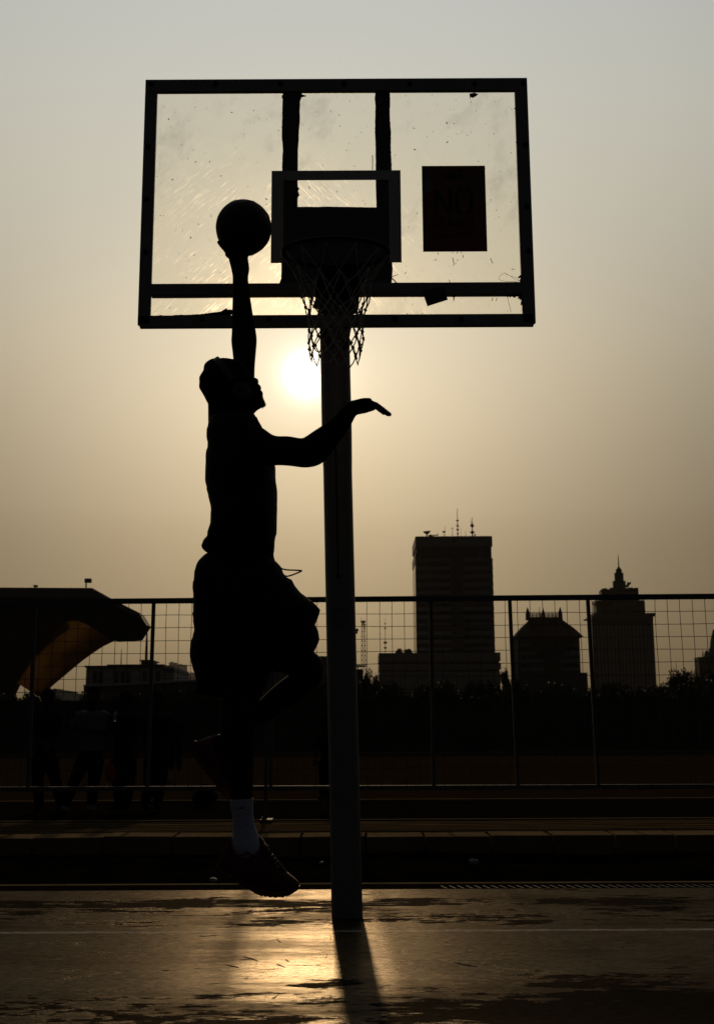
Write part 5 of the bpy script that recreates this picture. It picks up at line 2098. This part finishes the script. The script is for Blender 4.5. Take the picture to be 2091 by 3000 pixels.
# block at the right edge
YE = 380
eb = empty('flat_block', tuple(at(*ZR(1600, 1050), YE)), 'dark flat-roofed block at the far right with rooftop clutter', 'building')
mb = MB()
bxp(mb, ZR, 1490, 1760, 850, 1200, YE, 5, True)
mb.build('wall', M_wall, eb)
mb = MB()
bxp(mb, ZR, 1493, 1770, 862, 880, YE, 5.5, dy=-.3)
mb.build('parapet', M_concd, eb)
for x in (1515, 1565):
    mb = MB()
    bxp(mb, ZR, x, x + 34, 905, 950, YE, .3, dy=-.3)
    mb.build('window', M_concd, eb)
mb = MB()
for x, y0, y1, r in ((1512, 800, 855, .25), (1540, 800, 855, .9), (1548, 825, 855, 1.2), (1570, 775, 855, .8), (1588, 690, 855, 1.1), (1598, 640, 855, 1.6)):
    a, b = at(*ZR(x, y1), YE + 6), at(*ZR(x, y0), YE + 6)
    mb.tube([a, a.lerp(b, .6), b], [r, r * .8, r * .25], 7)
mb.build('rooftop_plant', M_steel, eb)
mast(ZR, 1312, 880, 1000, 2200, .8, 'faint far thin mast standing right of the stepped tower', cat='mast', name='radio_mast')

# curved canopy at the left
YC = 76
cn = empty('curved_canopy', tuple(at(*Z6(200, 850), YC)), 'sharp-nosed dark canopy carried by a broad curved leg tinted gold with sun glow', 'canopy')
mb = MB()
cp = [(-420, 92), (620, 97), (760, 176), (940, 266), (990, 348), (930, 440), (772, 450), (690, 410), (600, 350), (500, 306), (-420, 300)]
mb.prism([at(*Z6(*p), YC) for p in cp], (0, 1.3, 0))
mb.build('roof', M_wall, cn)
mb = MB()
cp = [(-420, 100), (622, 103), (760, 182), (938, 272), (984, 349), (942, 308), (760, 214), (648, 163), (-420, 160)]
mb.prism([at(*Z6(*p), YC - .35) for p in cp], (0, .34, 0))
mb.build('fascia', mat('grey_fascia_panel', (.16, .15, .14), .7, .3), cn)
mb = MB()
rc = [(800, 446), (772, 450), (690, 490), (620, 537), (560, 580), (500, 629), (440, 680), (380, 730), (320, 782), (270, 830)]
lc = [(520, 306), (490, 312), (430, 335), (390, 365), (350, 402), (300, 450), (250, 505), (200, 575), (160, 640), (110, 730)]
cols = []
for t in range(9):
    u = t / 8
    bow = math.sin(PI * u)
    cols.append([at(*Z6(b[0] * u + a[0] * (1 - u), b[1] * u + a[1] * (1 - u)), YC + .4 + 3.2 * u + .9 * bow) for a, b in zip(rc, lc)])
n = len(rc)
vs = [p for c in cols for p in c]
mb.add(vs, [(i * n + j, i * n + j + 1, (i + 1) * n + j + 1, (i + 1) * n + j) for i in range(8) for j in range(n - 1)])
mb.build('glow_tinted_leg', M_leg_glow, cn, smooth=True)
mb = MB()
cp = [(-420, 290), (500, 300), (430, 345), (350, 412), (250, 515), (160, 650), (110, 735), (60, 840), (60, 1000), (-420, 1000)]
mb.prism([at(*Z6(*p), YC + 5.2) for p in cp], (0, 1.2, 0))
mb.build('back_wall', M_wall, cn)
for x, y0, lab in ((236, 78, 'small hooked fitting on the canopy roof edge'), (578, 45, 'floodlight on a short post on the canopy roof')):
    p, q = at(*Z6(x, 96), YC + 1), at(*Z6(x, y0 + 10), YC + 1)
    r_ = empty('roof_light', tuple(p), lab, 'lamp', 'lights on the canopy roof')
    MB().tube([p, q], .05, 6).build('lamp_post', M_steel, r_)
    s = .26 if x > 400 else .13
    MB().box(q.x - .08, q.x + s * 1.4, q.y - .15, q.y + .15, q.z - s * .3, q.z + s * .8).build('lamp_head', M_steel, r_, bevel=.03)

# pale building behind, left
YW = 160
wb = empty('pale_building', tuple(at(*Z6(850, 800), YW)), 'pale flat-roofed building with tall dark windows behind the golden leg', 'building')
mb = MB()
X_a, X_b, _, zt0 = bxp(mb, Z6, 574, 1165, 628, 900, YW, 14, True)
wl_ = mb.build('wall', mat('shaded_pale_render', (.30, .30, .30), .8, .3, vscale=.4, var=.15), wb)  # the wall's shade is put into a darker copy of the pale render
mb = MB()
bxp(mb, Z6, 572, 730, 618, 630, YW, 14, dy=-.4)
bxp(mb, Z6, 722, 1100, 610, 630, YW, 14, dy=-.5)
bxp(mb, Z6, 1100, 1172, 640, 655, YW, 14, dy=-.4)
mb.build('roof', M_concd, wb)
for x in (625, 664, 770, 811, 850, 955, 1046):
    mb = MB()
    bxp(mb, Z6, x, x + 27, 655, 735, YW, .3, dy=-.2)
    mb.build('window', M_win, wb)
mb = MB()
bxp(mb, Z6, 945, 1012, 584, 640, YW + 4, 5)
bxp(mb, Z6, 935, 1020, 578, 586, YW + 3.5, 6)
mb.build('stair_hut', M_concd, wb)
mast(Z6, 980, 372, 580, YW + 6, .22, 'slim aerial pole on the pale building roof beside the fence post', cat='mast', name='radio_mast')
mast(Z6, 812, 505, 612, YW + 6, .08, 'thin whip aerial on the pale building roof', cat='mast', name='radio_mast')
# long low hall in front of it
YHL = 120
hl = empty('long_hall', tuple(at(*Z6(1000, 900), YHL)), 'long low hall with a pale gently sloping roof edge', 'building')
mb = MB()
rp = [(560, 746), (700, 742), (800, 736), (1310, 710), (1700, 690), (1700, 704), (1310, 722), (800, 748), (560, 757)]
mb.prism([at(*Z6(*p), YHL - .5) for p in rp], (0, 14, 0))
mb.build('roof', M_white, hl)
mb = MB()
rp = [(562, 757), (800, 748), (1310, 722), (1690, 705), (1690, 1000), (562, 1000)]
mb.prism([at(*Z6(*p), YHL) for p in rp], (0, 12, 0))
mb.build('wall', M_concd, hl)
for (x0, x1, y0, lab, Yq) in ((1130, 1178, 597, 'hazy far slab block with a raised corner on the skyline', 3700), (1180, 1245, 612, 'hazy far grey block right beside the slab block', 3800),
                              (1258, 1330, 668, 'low hazy far block at the shorts of the player', 4000), (352, 380, 775, 'small far rooftop box under the golden leg', 400), (385, 455, 795, 'low far roofline right of the golden leg', 420)):
    mb = MB()
    bxp(mb, Z6, x0, x1, y0, 800, Yq, 30, True)
    bxp(mb, Z6, x0 + (x1 - x0) * .2, x0 + (x1 - x0) * .6, y0 - 5, y0 + 2, Yq + 5, 12)
    o = mb.build('far_block', M_conc)
    tag(o, lab, 'building', 'far buildings on the skyline')
kn = empty('grey_block', tuple(at(*Z4(1000, 1200), 200)), 'dull grey flat building half hidden behind the raised knee and the pole', 'building')
mb = MB()
bxp(mb, Z4, 640, 1330, 985, 1300, 200, 14, True)
mb.build('wall', M_concd, kn)
mb = MB()
bxp(mb, Z4, 632, 1338, 968, 986, 200, 14.5, dy=-.4)
mb.build('roof_slab', M_conc, kn)
for x in range(680, 1280, 90):
    mb = MB()
    bxp(mb, Z4, x, x + 46, 1030, 1090, 200, .3, dy=-.15)
    mb.build('window', M_win, kn)
# floodlights just clear of the pole, and a kiosk
c = at(*ZL(95, 440), 60)
fl_ = empty('floodlight_mast', (c.x, 60, 0), 'dark floodlight mast whose lamps peep out behind the hoop pole', 'floodlight')
MB().tube([(c.x, 60, 0), (c.x, 60, c.z + .2)], .09, 8).build('mast', M_steel, fl_)
for x, y in ((148, 412), (132, 452)):
    q = at(*ZL(x, y), 60)
    mb = MB()
    mb.box(q.x - .10, q.x + .10, 59.85, 60.1, q.z - .07, q.z + .07, Matrix.Rotation(R(-25), 3, 'Y'), q)
    mb.beam(q, (c.x, 60, q.z - .05), .04, .04)
    mb.build('lamp', M_steel, fl_)
kb = empty('kiosk', tuple(at(*ZL(200, 1300), 130)), 'small dark kiosk with a flat umbrella-like top right of the pole', 'kiosk')
mb = MB()
bxp(mb, ZL, 60, 268, 1110, 1400, 130, 4, True)
mb.build('wall', M_wall, kb)
mb = MB()
ca = at(*ZL(175, 1048), 131)
mb.rings([[ca + Vector((r * math.cos(2 * PI * k / 16), r * math.sin(2 * PI * k / 16), z)) for k in range(16)] for r, z in ((.02, .18), (.7, .05), (.98, -.02), (.95, -.12), (.05, -.05))])
mb.tube([ca, at(*ZL(175, 1112), 131)], .06, 6)
mb.build('canopy_top', M_wall, kb)

# ------------------------------------------------------------------ perimeter wall, trees and shrubs
w = empty('perimeter_wall', (0, 46, 0), 'long dark low wall closing the far side of the field', 'wall')
MB().box(-60, 60, 46, 46.25, -.2, 2.0).build('wall', M_wall, w)
MB().box(-60, 60, 45.95, 46.3, 2.0, 2.09).build('coping', M_wall, w)


def crown_mesh(name, seed, nclump, nleaf, flat=.8, ls=.055):
    r_ = random.Random(seed)
    mb = MB()
    for _ in range(nclump):
        a, h = r_.uniform(0, 2 * PI), r_.random()
        rad = r_.uniform(.2, .78) * math.sqrt(max(.08, 1 - (2 * h - .85) ** 2 * .7))
        c = Vector((rad * math.cos(a), rad * math.sin(a), .30 + flat * 1.25 * h))
        cr_ = r_.uniform(.16, .32)
        for _ in range(nleaf):
            d = Vector((r_.gauss(0, 1), r_.gauss(0, 1), r_.gauss(0, .75))).normalized() * cr_ * r_.random() ** .45
            p = c + d
            s = ls * r_.uniform(.6, 1.3)
            u = Vector((r_.gauss(0, 1), r_.gauss(0, 1), r_.gauss(0, .6))).normalized()
            v = u.orthogonal().normalized()
            v = Matrix.Rotation(r_.uniform(0, 6.28), 3, u) @ v
            mb.add([p - u * s, p + v * s * .45, p + u * s, p - v * s * .45], [(0, 1, 2, 3)])
    return mb


def trunk_mesh(seed):
    r_ = random.Random(seed)
    mb = MB()
    mb.tube([(0, 0, -.05), (.01, 0, .25), (-.01, .01, .55), (.0, 0, .95)], [.06, .05, .04, .012], 7)
    for k in range(6):
        a = 2 * PI * k / 6 + r_.uniform(-.4, .4)
        z = .3 + .07 * k
        q = Vector((math.cos(a), math.sin(a), 0))
        mb.tube([(0, 0, z), tuple(q * .25 + Vector((0, 0, z + .18))), tuple(q * .55 + Vector((0, 0, z + .40)))], [.03, .02, .006], 5)
    return mb


PROTO = []
for i, (nc, nl, fl_at, ls) in enumerate(((46, 170, .8, .05), (40, 160, .7, .055), (48, 160, 1.0, .05))):
    root = bpy.data.objects.new('tree', None)
    COL.objects.link(root)
    ORG[root.name] = (0, 0, 0)
    crown_mesh('crown', 50 + i, nc, nl, fl_at, ls).build('crown', M_leaf, root)
    trunk_mesh(80 + i).build('trunk', M_bark, root)
    PROTO.append(root)
used = [False] * 3


def put_tree(px, ptop, wpx, Y, kind, label, group='trees and shrubs beyond the field', cat='tree', base=0.0):
    p = at(px, ptop, Y)
    w = wpx * Y / FPX / 2 * 1.55
    hgt = max(.6, p.z - base)
    if used[kind]:
        o = copy_tree(PROTO[kind])
    else:
        o = PROTO[kind]
        used[kind] = True
    top_ = (.30 + (.8, .7, 1.0)[kind] * 1.25 + .12)
    o.location = (p.x, Y, base)
    o.scale = (w / .98, w / .98, hgt / top_)
    o.rotation_euler = (0, 0, rng.uniform(0, 6.28))
    return tag(o, label, cat, group)


D2 = lambda x, y: D_(x, y)
for x, y, wd_, Y, k, lab in ((1522, 1508, 62, 60, 0, 'round leafy tree standing just right of the stepped tower'), (1562, 1512, 40, 64, 1, 'smaller ragged tree near the flat block at the right'),
                             (1130, 1500, 40, 62, 2, 'dark tree between the podium slabs and the fence post'), (821, 1508, 30, 58, 1, 'small bushy tree right beside the hoop pole'),
                             (842, 1518, 24, 66, 0, 'low shrub at the left corner of the podium'), (1590, 1506, 44, 58, 2, 'tree cut off by the right edge of the picture'),
                             (1492, 1536, 26, 70, 1, 'low sparse bush left of the round leafy tree')):
    a, b = D_(x, y)
    put_tree(a, b, wd_ * 1.306875, Y, k, lab)
for x, y, wd_, lab in ((ZL(910, 748)[0], ZL(910, 742)[1], 18, 'left of the two bushes growing on the podium roof'), (ZL(1075, 748)[0], ZL(1075, 746)[1], 24, 'right of the two bushes growing on the podium roof')):
    put_tree(x, y, wd_, YPD + 5, 1, lab, 'bushes on the podium roof', 'bush', at(*ZT(630, 1838), YPD).z - .3)
rr_ = random.Random(5)
for i in range(44):
    px = -60 + i * 51 + rr_.uniform(-14, 14)
    dx = px / 1.306875
    topd_ = 1530 + rr_.uniform(-10, 16)
    if dx < 260:
        topd_ = 1560 + rr_.uniform(-8, 8)
    elif dx < 470:
        topd_ = 1548 + rr_.uniform(-6, 10)
    put_tree(px, topd_ * 1.306875, rr_.uniform(62, 100), rr_.uniform(47.5, 56), i % 3, 'dark dense shrub in the continuous row behind the perimeter wall', 'dense shrubs along the perimeter wall', 'shrub')

# ------------------------------------------------------------------ smoggy evening air
hm = bpy.data.materials.new('smog')
hm.use_nodes = True
t = hm.node_tree
t.nodes.clear()
pv = t.nodes.new('ShaderNodeVolumePrincipled')
pv.inputs['Color'].default_value = (.80, .74, .62, 1)
pv.inputs['Density'].default_value = .00004
pv.inputs['Anisotropy'].default_value = .2
ho = t.nodes.new('ShaderNodeOutputMaterial')
t.links.new(pv.outputs[0], ho.inputs['Volume'])
hz = MB().box(-2400, 2400, -30, 4400, -1.4, 210).build('haze', hm)
tag(hz, kind='stuff')
